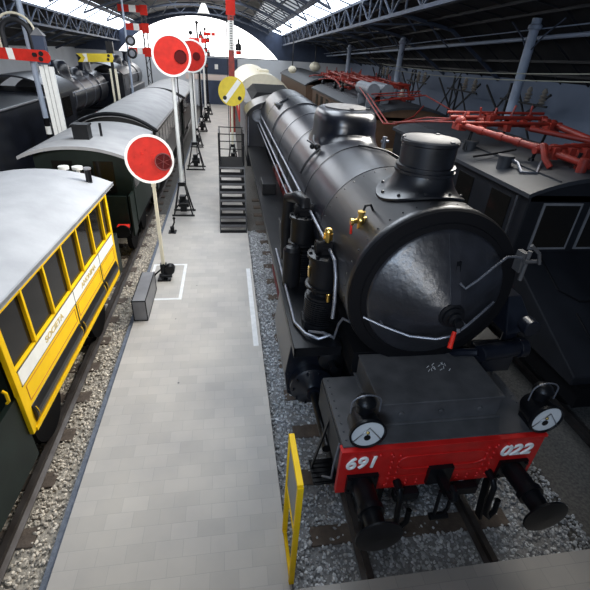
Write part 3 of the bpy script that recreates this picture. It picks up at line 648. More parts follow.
def coach(y0, y1, hw, ze, rise, lab, roofm, bodym, trimm=None, over=.12):
    T = thing('railway_coach', lab, 'coach', (XA, y0, 0))
    g = G()
    for s in (1, -1): g.box(*sorted((XA + s * hw, XA + s * (hw - .06))), y0 + .5, y1 - .3, .95, ze)
    g.prism(end_poly(XA, hw - .02, .95, ze - .02, rise), 'y', y0 + .46, y0 + .52).prism(end_poly(XA, hw - .02, .95, ze - .02, rise), 'y', y1 - .35, y1 - .3)
    b = g.build('coach_body', bodym, T)
    k = max(2, int((y1 - y0 - .9) / .75)); st = (y1 - y0 - .9) / k
    for s in (1, -1):
        for i in range(k):
            ya = y0 + .55 + i * st
            G().box(*sorted((XA + s * (hw - .01), XA + s * (hw + .006))), ya + .08, ya + st - .08, 1.75, ze - .18).build('window_pane', 'glassd', b)
    for dx in (-.45, .45):
        G().box(XA + dx - .22, XA + dx + .22, y0 + .44, y0 + .47, 1.7, ze - .18).build('end_window', 'glassd', b)
    r = arched_roof(G(), XA, hw + over, y0, y1, ze, rise, .07).build('roof', roofm, T)
    if trimm:
        g = G(); m_ = 20
        P = [(XA + (hw + over + .01) * (2 * i / m_ - 1), y0 - .02, ze + .0 + (rise + .01) * (1 - abs(2 * i / m_ - 1) ** 2.2)) for i in range(m_ + 1)]
        g.tube(P, .055, 8).tube([(P[-1][0], y0 - .02, ze), (P[-1][0], y1, ze)], .05, 8).tube([(P[0][0], y0 - .02, ze), (P[0][0], y1, ze)], .05, 8)
        g.build('roof_edge', trimm, r)
    G().box(XA - hw + .1, XA + hw - .1, y0, y1, .70, .96).build('underframe', 'blackm', T)
    g = G()
    for s in (1, -1):
        g.box(*sorted((XA + s * (hw - .02), XA + s * (hw - .06))), y0 + .02, y0 + .46, .75, 1.75)
    g.box(XA - hw + .1, XA + hw - .1, y0 + .0, y0 + .05, .96, 1.75)
    g.build('end_platform', 'green', T)
    for s in (1, -1):
        G().cyl((XA + s * .85, y0, 1.0), (XA + s * .85, y0 - .3, 1.0), .07, n=12).cyl((XA + s * .85, y0 - .3, 1.0), (XA + s * .85, y0 - .33, 1.0), .16, n=18).build('buffer', 'black', T)
    running_gear(T, XA, (y0 + 1.0, y1 - 1.0))
    return T, r, b
T, r, b = coach(10.0, 13.45, 1.06, 2.62, .24, 'dark green coach with grey canvas roof and square black roof ventilator', 'roofg', 'green')
G().box(XA - .18, XA + .16, 10.75, 11.05, 2.84, 3.18).box(XA - .2, XA + .18, 10.73, 11.07, 3.15, 3.19).build('roof_ventilator', 'black', r)
G().cyl((XA + .30, 11.3, 2.8), (XA + .30, 11.3, 3.15), .03).build('vent_pipe', 'black', r)
for dx in (-.17, .11): 
    G().cyl((XA + dx, 9.72, 2.44), (XA + dx, 9.72, 2.50), .11, n=18).cyl((XA + dx, 9.72, 1.75), (XA + dx, 9.72, 2.44), .04).build('brake_column', 'white', b)
G().box(XA + .72, XA + .98, 9.70, 9.86, 1.06, 1.12).build('coupling_marker', 'sred', b)
T, r, b = coach(13.85, 22.6, 1.10, 2.58, .42, 'dark coach with high arched grey roof edged by a thick black moulding', 'roofg', 'carblk', 'black')
T, r, b = coach(23.6, 31, 1.15, 2.52, .36, 'farthest dark coach with grey arched roof at the end of the row', 'roofg', 'carblk', 'black')

# ------------------------------------------------------------------ disc signals
def disc(par, c, R_, tilt=.10, yaw=0, face='sred', n=48):
    c = Vector(c); ax = Vector((math.sin(yaw), -math.cos(yaw), tilt)).normalized()
    u = Vector((ax.y, -ax.x, 0)).normalized() * -1; w = u.cross(ax)
    if w.z < 0: w = -w
    g = G().cyl(c, c + ax * .012, R_ * .90, n=n); f = g.build('disc_face', face, par)
    # white rim
    V = []; F = []
    for (rr, d) in ((R_ * .895, .012), (R_ * .90, .022), (R_, .022), (R_, -.012), (R_ * .9, -.012)):
        for i in range(n):
            t = 2 * PI * i / n; V.append(c + (u * math.cos(t) + w * math.sin(t)) * rr + ax * d)
    for j in range(4):
        for i in range(n): F.append((j * n + i, j * n + (i + 1) % n, (j + 1) * n + (i + 1) % n, (j + 1) * n + i))
    G().add(V, F, True).build('disc_rim', 'white', par)
    return f, ax, u, w
D1 = thing('disc_signal', 'short disc signal with red white-rimmed disc standing on its white-outlined floor mark', 'signal', (-1.57, 9.16, 0))
f, ax, u, w = disc(D1, (-1.585, 9.10, 2.83), .485, .18, .10)
lc = Vector((-1.585, 9.10, 2.83)) + u * .27 - w * .05 + ax * .014
g = G().cyl(lc, lc + ax * .012, .165, n=28); le = g.build('lens', 'lens', f, label='dark red glass lens')
g = G().ring(lc + ax * .014, ax, .165, .014, 28, 6)
for a in (.35, 1.4, 2.6): g.bar(lc + ax * .018 - (u * math.cos(a) + w * math.sin(a)) * .15, lc + ax * .018 + (u * math.cos(a) + w * math.sin(a)) * .15, .008)
g.build('lens_grille', 'dred', f)
g = G()
for k in range(11):
    a = random.uniform(0, 6.28); rr = random.uniform(.1, .36); q = Vector((-1.585, 9.10, 2.83)) + u * (rr * math.cos(a) - .06) + w * rr * math.sin(a); g.sphere(q + ax * .014, .012, 6, 4)
g.build('disc_rivets', 'sred', f)
G().hexa([(-1.605, 9.10, .32), (-1.535, 9.10, .32), (-1.535, 9.20, .32), (-1.605, 9.20, .32), (-1.605, 9.11, 2.40), (-1.545, 9.11, 2.40), (-1.545, 9.18, 2.40), (-1.605, 9.18, 2.40)]).box(-1.62, -1.53, 9.10, 9.19, 2.25, 2.45).build('post', 'cream', D1)
g = G().box(-1.72, -1.42, 9.0, 9.34, 0, .04).box(-1.64, -1.50, 9.08, 9.22, .04, .40).cyl((-1.66, 9.05, .14), (-1.38, 9.05, .14), .05).cyl((-1.42, 9.02, .28), (-1.42, 9.2, .28), .11, n=16)
g.tube([(-1.62, 9.05, .30), (-1.75, 8.95, .22), (-1.82, 8.9, .10)], .02).bar((-1.60, 9.0, .04), (-1.56, 9.1, .42), .035).build('signal_base', 'black', D1)
def trestle(par, x, y, s=1.0, hh=1.0):
    g = G()
    for dx in (-.30, .30):
        for dy in (-.25, .25): g.bar((x + dx * s, y + dy * s, 0), (x + dx * .3 * s, y + dy * .3 * s, hh), .045)
    g.box(x - .12 * s, x + .12 * s, y - .1, y + .1, hh - .06, hh + .06)
    g.box(x - .36 * s, x + .36 * s, y - .30 * s, y - .24 * s, 0, .05).box(x - .36 * s, x + .36 * s, y + .24 * s, y + .30 * s, 0, .05)
    g.cyl((x - .15, y, .35), (x + .18, y, .35), .13, n=16).bar((x - .25, y - .1, .2), (x + .2, y - .1, .75), .04).box(x - .1, x + .1, y - .12, y + .08, .1, .62)
    return g.build('signal_base', 'black', par)
D2 = thing('disc_signal', 'tallest disc signal with large red disc on white post and black trestle', 'signal', (-1.48, 13.73, 0))
f, ax, u, w = disc(D2, (-1.46, 13.66, 4.60), .53, .16, .14)
lc = Vector((-1.46, 13.66, 4.60)) + u * .24 - w * .02 + ax * .014
G().cyl(lc, lc + ax * .015, .16, n=28).ring(lc + ax * .015, ax, .16, .012, 28, 6).build('lens', 'lens', f, label='dark red glass lens')
G().cyl((-1.48, 13.73, .95), (-1.48, 13.73, 4.1), .065, .05, 16).build('post', 'white', D2)
G().bar((-1.36, 13.73, .6), (-1.36, 13.73, 4.6), .03).bar((-1.46, 13.73, 4.0), (-1.46, 13.73, 4.9), .05).cyl((-1.44, 13.8, 4.55), (-1.3, 13.8, 4.55), .09, n=16).build('lamp_bracket', 'black', D2)
trestle(D2, -1.48, 13.73, 1.0, 1.0)
D3 = thing('disc_signal', 'red disc signal partly hidden behind the tallest disc signal', 'signal', (-1.42, 19.7, 0))
f, ax, u, w = disc(D3, (-1.32, 19.6, 4.47), .60, .16, .12)
lc = Vector((-1.32, 19.6, 4.47)) + u * .20 + ax * .014
G().cyl(lc, lc + ax * .015, .15, n=24).build('lens', 'lens', f)
G().cyl((-1.42, 19.7, 1.0), (-1.42, 19.7, 4.0), .075, .06, 16).build('post', 'white', D3)
G().bar((-1.34, 19.72, .6), (-1.34, 19.72, 4.6), .03).bar((-1.40, 19.7, 3.9), (-1.40, 19.7, 4.8), .05).build('lamp_bracket', 'black', D3)
trestle(D3, -1.42, 19.7, 1.15, 1.1)
D4 = thing('disc_signal', 'short yellow disc with white diagonal bar in front of a tall red and white mast', 'signal', (.26, 20.2, 0))
c = Vector((.27, 20.1, 3.22)); ax = Vector((.05, -1, .12)).normalized(); u = Vector((1, .05, 0)); w = u.cross(ax); w = w if w.z > 0 else -w
f = G().cyl(c, c + ax * .015, .58, n=44).build('disc_face', 'syel', D4)
g = G(); a = u * .62 + w * .78; a = a.normalized(); q = a.cross(ax).normalized()
P = [c + a * .53 + q * .10, c + a * .53 - q * .10, c - a * .53 - q * .10, c - a * .53 + q * .10]
g.hexa([p_ + ax * .016 for p_ in P] + [p_ + ax * .022 for p_ in P]).build('diagonal_bar', 'white', f)
for d in (-.31, .33): G().cyl(c + u * d - w * .26 + ax * .014, c + u * d - w * .26 + ax * .03, .085, n=20).build('lamp_hole', 'black', f)
G().cyl((.26, 20.2, .9), (.26, 20.2, 3.1), .055, n=14).build('post', 'cream', D4)
trestle(D4, .26, 20.2, .9, .95)
# tall red and white mast
S1 = thing('signal_mast', 'tall red and white banded signal mast rising against the arched window', 'signal', (.30, 21.6, 0))
zs = [(0, 1.3, 'white'), (1.3, 2.75, 'pred'), (2.75, 3.55, 'pred'), (3.55, 4.75, 'pred'), (4.75, 5.85, 'white'), (5.85, 6.05, 'pred'), (6.05, 6.75, 'sred'), (6.75, 7.6, 'white')]
for a, b_, m_ in zs: G().box(*((.17, .43) if m_ != 'sred' else (.10, .50)), 21.55, 21.66, a, b_).build('mast_section', m_, S1)
g = G()
for k in range(14): g.box(.26, .36, 21.535, 21.55, 4.82 + k * .09, 4.85 + k * .09)
g.build('mast_rungs', 'black', S1)
G().bar((.12, 21.62, .3), (.12, 21.62, 7.4), .03).build('control_rod', 'black', S1)
la = G().cyl((.62, 21.55, 4.75), (.62, 21.55, 5.0), .14, .12, 14).cyl((.62, 21.55, 5.0), (.62, 21.55, 5.25), .06, .02, 10).bar((.4, 21.6, 4.95), (.6, 21.6, 4.95), .05).build('signal_lamp', 'black', S1)
G().cyl((.62, 21.55, 4.6), (.62, 21.55, 4.74), .12, n=14).build('lamp_base', 'sred', la)
G().box(.28, .38, 21.0, 21.5, .0, .6).build('lever_frame', 'black', S1)
# far signals along the walkway
for i, (x, y, h, kind) in enumerate(((-1.62, 24.5, 5.3, 'arm'), (-1.56, 29.3, 5.9, 'lamp'), (-1.45, 33.2, 5.2, 'lamp'), (-1.40, 37.0, 5.8, 'arm'))):
    lab = ('white signal post with a small red arm, nearest of the far row along the coaches', 'dark slim signal post carrying two lamps, second of the far row', 'slim signal post with lamps, third of the far row', 'farthest signal post with a small red arm near the end wall')[i]
    S = thing('signal_post', lab, 'signal', (x, y, 0), 'small signals far along the walkway')
    G().cyl((x, y, .8), (x, y, h), .07, .05, 12).build('post', 'white' if i in (0, 2) else 'black', S)
    trestle(S, x, y, .95, .9)
    if kind == 'arm':
        G().box(x - .1, x + .75, y - .10, y - .06, h - .35, h - .15).build('signal_arm', 'sred', S)
        G().box(x + .4, x + .5, y - .11, y - .10, h - .35, h - .15).build('arm_stripe', 'white', S)
    for z in (h - .8, h - 1.7):
        G().box(x + .08, x + .32, y - .12, y + .12, z, z + .30).cyl((x + .2, y, z + .3), (x + .2, y, z + .45), .05, n=10).build('signal_lamp', 'black', S)
        G().cyl((x + .2, y - .12, z + .14), (x + .2, y - .15, z + .14), .09, n=14).build('lamp_lens', 'sred' if z > h - 1 else 'dred', S)
    G().bar((x - .1, y, .4), (x - .1, y, h - .3), .025).build('control_rod', 'black', S)
    G().sphere((x, y, h + .06), .10, 10, 6).build('finial', 'black', S)

# ------------------------------------------------------------------ semaphores beyond the coaches
def tri_tube(g, p, q, r=.02): g.tube([p, q], r, 6)
S = thing('semaphore_signal', 'white channel post semaphore with long red arm striped white', 'signal', (-5.0, 14, 0))
g = G().box(-5.08, -4.97, 13.95, 14.05, 0, 4.15).box(-4.84, -4.73, 13.95, 14.05, 0, 4.15)
g.build('post', 'white', S); G().box(-4.955, -4.855, 13.96, 14.03, 0, 4.2).build('post_web', 'white', S)
G().box(-4.972, -4.838, 13.99, 14.02, 0, 4.2).build('post_joint', 'black', S)
a = G().prism([(-6.6, 4.30), (-5.02, 4.26), (-4.78, 4.24), (-4.72, 4.30), (-4.70, 4.40), (-4.74, 4.50), (-4.82, 4.545), (-6.6, 4.56)], 'y', 13.86, 13.89).build('signal_arm', 'sred', S)
G().prism([(-5.76, 4.29), (-5.60, 4.285), (-5.62, 4.555), (-5.78, 4.558)], 'y', 13.852, 13.86).build('arm_stripe', 'white', a)
for x, z in ((-4.92, 4.46), (-4.95, 4.33)): G().cyl((x, 13.86, z), (x, 13.84, z), .06, n=18).build('spectacle_glass', 'black', a)
G().box(-5.12, -5.04, 13.80, 13.86, 4.38, 4.46).cyl((-5.08, 13.78, 4.43), (-5.08, 13.9, 4.43), .05).build('arm_pivot', 'black', a)
G().box(-5.08, -4.80, 13.9, 14.1, 4.2, 4.88).build('lamp_case', 'navy', S)
G().hexa([(-5.10, 13.88, 4.88), (-4.78, 13.88, 4.88), (-4.78, 14.12, 4.88), (-5.10, 14.12, 4.88), (-4.96, 13.98, 5.06), (-4.92, 13.98, 5.06), (-4.92, 14.02, 5.06), (-4.96, 14.02, 5.06)]).build('case_cap', 'galv', S)
# tubular post with hoop, ladder and banded foot
S = thing('signal_mast', 'pale tubular mast with hoop, ladder and black and white banded foot', 'signal', (-5.35, 14.4, 0))
G().cyl((-5.38, 14.4, 2.75), (-5.38, 14.4, 7.2), .075, .06, 16).build('mast', 'colb', S)
for k in range(12):
    G().cyl((-5.38, 14.4, 2.75 - .23 * k), (-5.38, 14.4, 2.75 - .23 * (k + 1)), .078, n=16).build('foot_band', 'white' if k % 2 else 'blackm', S)
g = G().tube([(-6.05, 14.3, 4.45), (-6.05, 14.3, 4.95)] + [(-5.58 + .47 * math.cos(PI - PI * i / 12), 14.3, 4.95 + .42 * math.sin(PI * i / 12)) for i in range(13)] + [(-5.11, 14.3, 4.4)], .03, 8)
g.build('hoop', 'cream', S)
G().tube([(-5.95, 14.32, 4.5), (-5.95, 14.32, 4.9)] + [(-5.6 + .35 * math.cos(PI - PI * i / 12), 14.32, 4.9 + .32 * math.sin(PI * i / 12)) for i in range(13)] + [(-5.25, 14.32, 4.5)], .07, 8).build('hoop_guard', 'dtruss', S)
g = G().tube([(-5.22, 14.45, 2.0), (-5.22, 14.45, 4.9)], .018, 6).tube([(-5.0, 14.45, 2.0), (-5.0, 14.45, 4.9), ], .018, 6)
for k in range(12): g.tube([(-5.22, 14.45, 2.05 + .255 * k), (-5.0, 14.45, 2.05 + .255 * k)], .014, 6)
g.build('ladder', 'pipe', S)
g = G()
for p_, q_ in (((-5.38, 14.4, 2.7), (-5.05, 14.4, 2.2)), ((-5.05, 14.4, 2.2), (-5.05, 14.4, 0)), ((-5.38, 14.4, 1.2), (-5.05, 14.4, 1.7))): g.bar(p_, q_, .04)
g.build('ladder_brace', 'dtruss', S)
S = thing('semaphore_signal', 'white post semaphore with yellow fishtail arm', 'signal', (-4.72, 21, 0))
G().box(-4.86, -4.78, 20.95, 21.05, 0, 3.8).box(-4.66, -4.58, 20.95, 21.05, 0, 3.8).build('post', 'cream', S)
G().box(-4.78, -4.66, 20.97, 21.03, 0, 4.3).build('post_web', 'black', S)
a = G().prism([(-6.05, 3.99), (-4.66, 4.05), (-4.60, 4.20), (-4.64, 4.36), (-6.05, 4.30), (-5.88, 4.15)], 'y', 20.86, 20.90).build('signal_arm', 'syel', S)
G().prism([(-5.82, 4.01), (-5.64, 4.015), (-5.64, 4.31), (-5.82, 4.30), (-5.72, 4.16)], 'y', 20.85, 20.86).build('arm_stripe', 'white', a)
for x, z in ((-4.78, 4.28), (-4.82, 4.14)): G().cyl((x, 20.86, z), (x, 20.84, z), .055, n=16).build('spectacle_glass', 'black', a)
G().box(-4.86, -4.58, 20.92, 21.1, 4.36, 4.80).build('lamp_case', 'black', S)
S = thing('semaphore_signal', 'dark lattice post semaphore with three short red and white arms one above another', 'signal', (-4.92, 32, 0))
g = G()
for dx in (-.12, .12):
    for dy in (-.12, .12): g.bar((-4.92 + dx, 32 + dy, 0), (-4.92 + dx, 32 + dy, 6.75), .04)
for k in range(17): s = 1 if k % 2 else -1; g.bar((-4.92 - .12 * s, 31.88, .39 * k), (-4.92 + .12 * s, 31.88, .39 * k + .39), .03)
g.build('lattice_post', 'dtruss', S)
for z, w_ in ((6.52, 1.65), (5.58, 1.4), (4.30, 1.3)):
    a = G().box(-4.7 - w_, -4.62, 31.76, 31.80, z - .18, z + .18).build('signal_arm', 'sred', S)
    G().box(-4.7 - w_ * .60, -4.7 - w_ * .36, 31.75, 31.76, z - .18, z + .18).build('arm_stripe', 'white', a)
    G().box(-5.05, -4.62, 31.70, 31.75, z - .30, z + .22).build('arm_plate', 'sred', a)
S = thing('lamp_mast', 'thin pale mast carrying two round dark signal heads', 'signal', (-4.84, 25.4, 0))
G().cyl((-4.88, 25.4, 0), (-4.84, 25.4, 6.9), .06, .045, 12).build('mast', 'colb', S)
for z in (4.85, 4.30):
    h = G().cyl((-4.62, 25.3, z), (-4.62, 25.2, z), .24, n=24).bar((-4.84, 25.4, z), (-4.62, 25.2, z), .05).build('signal_head', 'black', S)
    G().cyl((-4.62, 25.2, z), (-4.62, 25.17, z), .14, n=20).build('head_lens', 'pipe', h)

# ------------------------------------------------------------------ walkway objects
F0 = thing('information_stand', 'yellow framed grey information panel standing at the walkway edge', 'sign', (.55, 2.47, 0))
fx = .555
g = G()
for y, z in ((2.20, 1.66), (2.76, 1.67)): g.box(fx - .028, fx + .028, y - .022, y + .022, .0, z)
g.box(fx - .028, fx + .028, 2.2, 2.76, 1.63, 1.68).box(fx - .02, fx + .02, 2.2, 2.76, .86, .91).box(fx - .02, fx + .02, 2.2, 2.76, .0, .045)
g.build('frame', 'yellow', F0, bevel=.004)
G().box(fx - .012, fx + .012, 2.225, 2.735, .91, 1.63).build('panel', 'grey', F0)
ST = thing('boarding_stairs', 'black steel steps with railed landing beside the locomotive', 'stairs', (.13, 12, 0))
x0, x1 = -.28, .54; n_ = 8; dz = 1.62 / n_; dy = 1.50 / n_
for k in range(n_):
    G().box(x0 + .03, x1 - .03, 12.0 + k * dy, 12.0 + (k + 1) * dy + .03, (k + 1) * dz - .03, (k + 1) * dz).build('tread', 'deck', ST)
g = G()
for x in (x0, x1 - .03): g.hexa([(x, 11.98, 0), (x + .03, 11.98, 0), (x + .03, 12.22, 0), (x, 12.22, 0), (x, 13.52, 1.66), (x + .03, 13.52, 1.66), (x + .03, 13.72, 1.62), (x, 13.72, 1.62)])
for k in range(n_): g.box(x0 + .03, x1 - .03, 12.0 + k * dy, 12.015 + k * dy, k * dz, (k + .42) * dz)
g.build('stringer', 'black', ST)
G().box(x0, x1, 13.5, 14.9, 1.58, 1.63).build('landing', 'blackm', ST)
for x in (x0 + .03, x1 - .03):
    for y in (13.6, 14.2, 14.8): G().box(x - .025, x + .025, y - .025, y + .025, 0, 2.62).build('post', 'black', ST)
g = G()
for z in (1.9, 2.15, 2.38, 2.60):
    g.bar((x0 + .03, 13.6, z), (x0 + .03, 14.8, z), .028).bar((x0 + .03, 14.8, z), (x1 - .03, 14.8, z), .028)
g.bar((x1 - .03, 13.6, 2.6), (x1 - .03, 14.8, 2.6), .028).bar((x1 - .03, 13.6, 2.15), (x1 - .03, 14.8, 2.15), .028)
g.build('railing', 'black', ST)
B = thing('cable_box', 'low grey metal box with dark edges at the walkway kerb', 'box', (-1.79, 8.0, 0))
P8 = [(-1.96, 7.36, .004), (-1.70, 7.36, .004), (-1.70, 8.62, .004), (-1.96, 8.62, .004), (-1.96, 7.36, .46), (-1.70, 7.36, .46), (-1.70, 8.62, .46), (-1.96, 8.62, .46)]
G().hexa(P8).build('box_shell', 'galv', B)
g = G()
for a, b_ in ((0, 1), (1, 5), (5, 4), (4, 0), (1, 2), (5, 6), (4, 7), (2, 6)): g.bar(P8[a], P8[b_], .018)
g.build('box_edges', 'black', B)
K = thing('point_lever', 'small black lever stand on the walkway behind the grey box', 'lever', (-1.68, 12.07, 0))
G().box(-1.80, -1.58, 11.95, 12.2, 0, .03).cyl((-1.69, 12.07, .03), (-1.69, 12.07, .18), .06).build('lever_base', 'black', K)
G().tube([(-1.69, 12.07, .15), (-1.62, 12.1, .30), (-1.62, 12.12, .42)], .025).sphere((-1.62, 12.12, .42), .045, 10, 6).build('lever', 'black', K)

# ------------------------------------------------------------------ electric locomotives
def electric(y0, y1, bodym, hoodm, roofm, lab, front_windows):
    x0, x1 = XC - 1.45, XC + 1.45
    T = thing('electric_locomotive', lab, 'locomotive', (XC, y0, 0))
    g = G().box(x0, x1, y0, y1, .95, 3.14).prism(end_poly(XC, 1.44, 3.0, 3.10, .30), 'y', y0, y0 + .05)
    body = g.build('body', bodym, T, bevel=.02)
    g = arched_roof(G(), XC, 1.53, y0 - .06, y1 + .06, 3.16, .30, .07)
    for x in (-1.0, 1.0): g.bar((XC + x, y0, 3.35), (XC + x, y1, 3.35), .03)
    roof = g.build('roof', roofm, T)
    # front hood
    hf = y0 - 2.1
    g = G().hexa([(x0, hf, .95), (x1, hf, .95), (x1, y0, .95), (x0, y0, .95), (x0, hf, 1.10), (x1, hf, 1.10), (x1, y0, 2.12), (x0, y0, 2.12)])
    hood = g.build('hood', hoodm, T, bevel=.02)
    sl = (2.12 - 1.10) / 2.1
    def hp(x, y): return (x, y, 1.10 + (y - hf) * sl + .004)
    for pts in (((5.35, y0 - .15), (5.35, y0 - .75), (5.62, y0 - .95), (7.0, y0 - .95), (7.3, y0 - .7), (7.3, y0 - .15)), ((5.45, y0 - 1.15), (5.45, y0 - 1.8)), ((5.75, y0 - 1.1), (5.75, y0 - 1.45)), ((6.3, y0 - 1.15), (6.3, y0 - 1.8))):
        G().tube([hp(*p_) for p_ in pts], .018, 6).build('hood_rib', 'blackm', hood)
    for a, b_ in ((5.16, 5.83), (6.05, 6.72), (6.95, 7.5)) if front_windows else ():
        w_ = G().box(a - .03, b_ + .03, y0 - .02, y0 + .01, 2.17, 3.0).build('window_frame', 'galv', body)
        G().box(a + .01, b_ - .01, y0 - .025, y0 - .018, 2.21, 2.96).build('window_pane', 'glassd', w_)
    yy = y0 + .45
    while yy + .8 < y1 - .2:
        G().box(x0 - .012, x0 + .01, yy, yy + .6, 2.2, 2.95).build('side_window', 'glassd', body); yy += 1.25
    G().cyl((x0 - .05, y0 + .25, 2.0), (x0 - .05, y0 + .25, 3.05), .018).build('grab_rail', 'steel', body)
    G().box(x0 + .1, x1 - .1, hf - .1, y1, .6, .95).build('underframe', 'blackm', T)
    yy = hf + .7
    while yy < y1 - .4:
        G().cyl((XC - .8, yy, .5), (XC - .68, yy, .5), .5, n=24).cyl((XC + .68, yy, .5), (XC + .8, yy, .5), .5, n=24).cyl((XC - .7, yy, .5), (XC + .7, yy, .5), .07).build('wheelset', 'blackm', T); yy += 1.6
    return T, body, roof
def pantograph(par, yc, z, reach=3.2, dirn=1, name='pantograph'):
    # folded trolley bow: two long tubes, cross shafts, springs, insulators and the thin bow arms
    g = G()
    for dx, dz in ((-.88, 0), (.45, .12)):
        x = XC + dx
        g.cyl((x, yc - 1.9, z + dz - .05), (x, yc + 1.7, z + dz), .055, n=14)
        for k in (-1.3, -.45, .5, 1.3): g.cyl((x, yc + k - .05, z + dz), (x, yc + k + .05, z + dz), .07, n=14)
    p_ = g.build(name, 'pred', par)
    g = G()
    for dy in (-1.75, -1.35, 1.15, 1.6):
        g.cyl((XC - 1.05, yc + dy, z + .05), (XC + 1.1, yc + dy, z + .16), .034, n=10)
        for x in (-.95, -.5, 0, .4, .95): g.cyl((XC + x - .08, yc + dy, z + .06), (XC + x + .08, yc + dy, z + .06), .07, n=10)
    for x in (-.6, -.25, .1, .75):
        g.box(XC + x - .07, XC + x + .07, yc - 1.6, yc - 1.35, z - .05, z + .22).box(XC + x - .09, XC + x + .09, yc + 1.3, yc + 1.5, z, z + .25)
        g.cyl((XC + x, yc - 1.3, z + .15), (XC + x, yc + 1.2, z + .2), .035, n=8)
    for k in range(16): g.cyl((XC + .10, yc - 1.1 + k * .13, z + .16), (XC + .10, yc - 1.04 + k * .13, z + .16), .05, n=10)
    for x, y in ((-.3, 1.0), (.6, 1.25), (-.75, 1.4), (.3, -1.5), (.9, .4)): g.cyl((XC + x, yc + y, z + .1), (XC + x, yc + y, z + .42), .025, n=8)
    g.build('cross_shaft', 'pred', p_)
    g = G()
    for x in (-1.05, 1.05):
        g.tube([(XC + x, yc - 1.7 , z + .03), (XC + x * .85, yc - 2.3, z - .18), (XC + x * .9, yc - 2.75, z - .28)], .035, 8)
    g.tube([(XC - .93, yc - 2.7, z - .28), (XC + .93, yc - 2.7, z - .28)], .045, 10).cyl((XC - .5, yc - 2.85, z - .3), (XC - .5, yc - 2.5, z - .3), .08, n=10).cyl((XC + .5, yc - 2.85, z - .3), (XC + .5, yc - 2.5, z - .3), .08, n=10)
    g.build('lower_link', 'pred', p_)
    g = G(); e = yc + 1.6
    for x in (-.95, -.80, .80, .95): g.tube([(XC + x, e, z + .08), (XC + x * .95, e + reach * .5, z + .02), (XC + x * .55, e + reach, z - .10)], .022, 6)
    for k in (.25, .55, .85): g.tube([(XC - .95 * (1 - .4 * k), e + reach * k, z + .06 - .14 * k), (XC + .95 * (1 - .4 * k), e + reach * k, z + .06 - .14 * k)], .018, 6)
    g.tube([(XC - .9, e, z + .08), (XC + .55, e + reach * .9, z - .08)], .018, 6).tube([(XC + .9, e, z + .08), (XC - .55, e + reach * .9, z - .08)], .018, 6)
    g.tube([(XC - 1.5, e + reach + .05, z - .16), (XC - 1.2, e + reach, z - .08), (XC + 1.2, e + reach, z - .08), (XC + 1.5, e + reach + .05, z - .16)], .03, 8)
    g.build('bow_arm', 'pred', p_)
    g = G()
    for x in (-.9, .9):
        for dy in (-1.5, 1.4): g.lathe([(.07, 3.30), (.11, 3.34), (.07, 3.38), (.11, 3.42), (.07, 3.46), (.11, 3.50), (.05, 3.54), (.05, z)], (XC + x, yc + dy, 0), 'z', 12)
    g.build('insulator', 'black', p_)
    return p_
E1, b1, r1 = electric(5.95, 12.2, 'elec', 'elec', 'eroof', 'dark electric locomotive with sloping hood next to the big steam locomotive', True)
pg = G().cyl((4.85, 8.55, 3.78), (5.62, 7.05, 3.64), .062, n=14).cyl((5.62, 7.05, 3.64), (5.95, 6.2, 3.55), .058, n=14)
for t in (.25, .5, .72, .95):
    q = Vector((4.85, 8.55, 3.78)).lerp(Vector((5.62, 7.05, 3.64)), t); d_ = Vector((.77, -1.5, -.14)).normalized(); pg.cyl(q - d_ * .06, q + d_ * .06, .075, n=14)
pg.cyl((6.95, 9.0, 3.90), (7.0, 7.0, 3.70), .062, n=14).cyl((6.2, 8.3, 3.80), (7.1, 7.3, 3.72), .05, n=12)
pg = pg.build('pantograph', 'pred', E1)
g = G()
for z, y, r_ in ((3.88, 9.0, .06), (3.78, 8.75, .07), (3.96, 9.15, .04), (3.84, 8.5, .045)): g.cyl((4.75, y, z), (7.05, y, z + .05), r_ * .7, n=10)
for k in range(15):
    x = 4.85 + k * .15; rr = random.uniform(.05, .085); y = 8.7 + random.uniform(-.1, .4); z = 3.86 + random.uniform(-.06, .08)
    g.cyl((x - .05, y, z), (x + .05, y, z), rr, n=10)
    if k % 3 == 0: g.cyl((x, y, z), (x + random.uniform(-.08, .08), y, z + random.uniform(.15, .30)), .022, n=6)
    if k % 2: g.box(x - .05, x + .05, y - .22, y + .1, z - .12, z + .02)
for x in (4.85, 7.0): g.sphere((x, 8.7, 3.84), .11, 12, 8).box(x - .09, x + .09, 8.55, 8.85, 3.68, 3.8)
g.build('cross_shaft', 'pred', pg)
g = G().cyl((5.45, 7.0, 3.62), (6.9, 7.25, 3.70), .06, n=10).cyl((5.6, 6.85, 3.70), (6.9, 7.05, 3.76), .04, n=10).cyl((5.9, 6.4, 3.48), (6.9, 6.7, 3.56), .07, n=10)
for k in range(9):
    x = 5.55 + k * .16; rr = random.uniform(.045, .085); g.cyl((x - .05, 7.0 + .03 * k, 3.66), (x + .05, 7.0 + .03 * k, 3.66), rr, n=10)
    if k % 2: g.box(x - .06, x + .06, 6.75, 7.0, 3.52, 3.72)
g.sphere((5.6, 7.0, 3.66), .10, 12, 8).tube([(5.55, 6.95, 3.72), (5.5, 6.75, 3.55), (5.55, 6.6, 3.42)], .05, 8).cyl((5.85, 6.25, 3.40), (5.85, 6.25, 3.66), .08, n=10)
g.build('joint_shaft', 'pred', pg)
g = G()
for dx in (0, .16): g.tube([(4.82 + dx, 8.7, 3.82), (4.72 + dx, 10.2, 3.62), (4.55 + dx * .6, 11.7, 3.36)], .022, 6)
g.tube([(4.95, 8.9, 3.86), (4.9, 10.4, 3.68), (4.65, 11.75, 3.34)], .020, 6).tube([(6.2, 9.0, 3.9), (5.4, 10.6, 3.62), (4.7, 11.75, 3.34)], .022, 6).tube([(4.80, 9.6, 3.72), (5.6, 9.4, 3.85)], .016, 6)
g.build('bow_arm', 'pred', pg)
g = G()
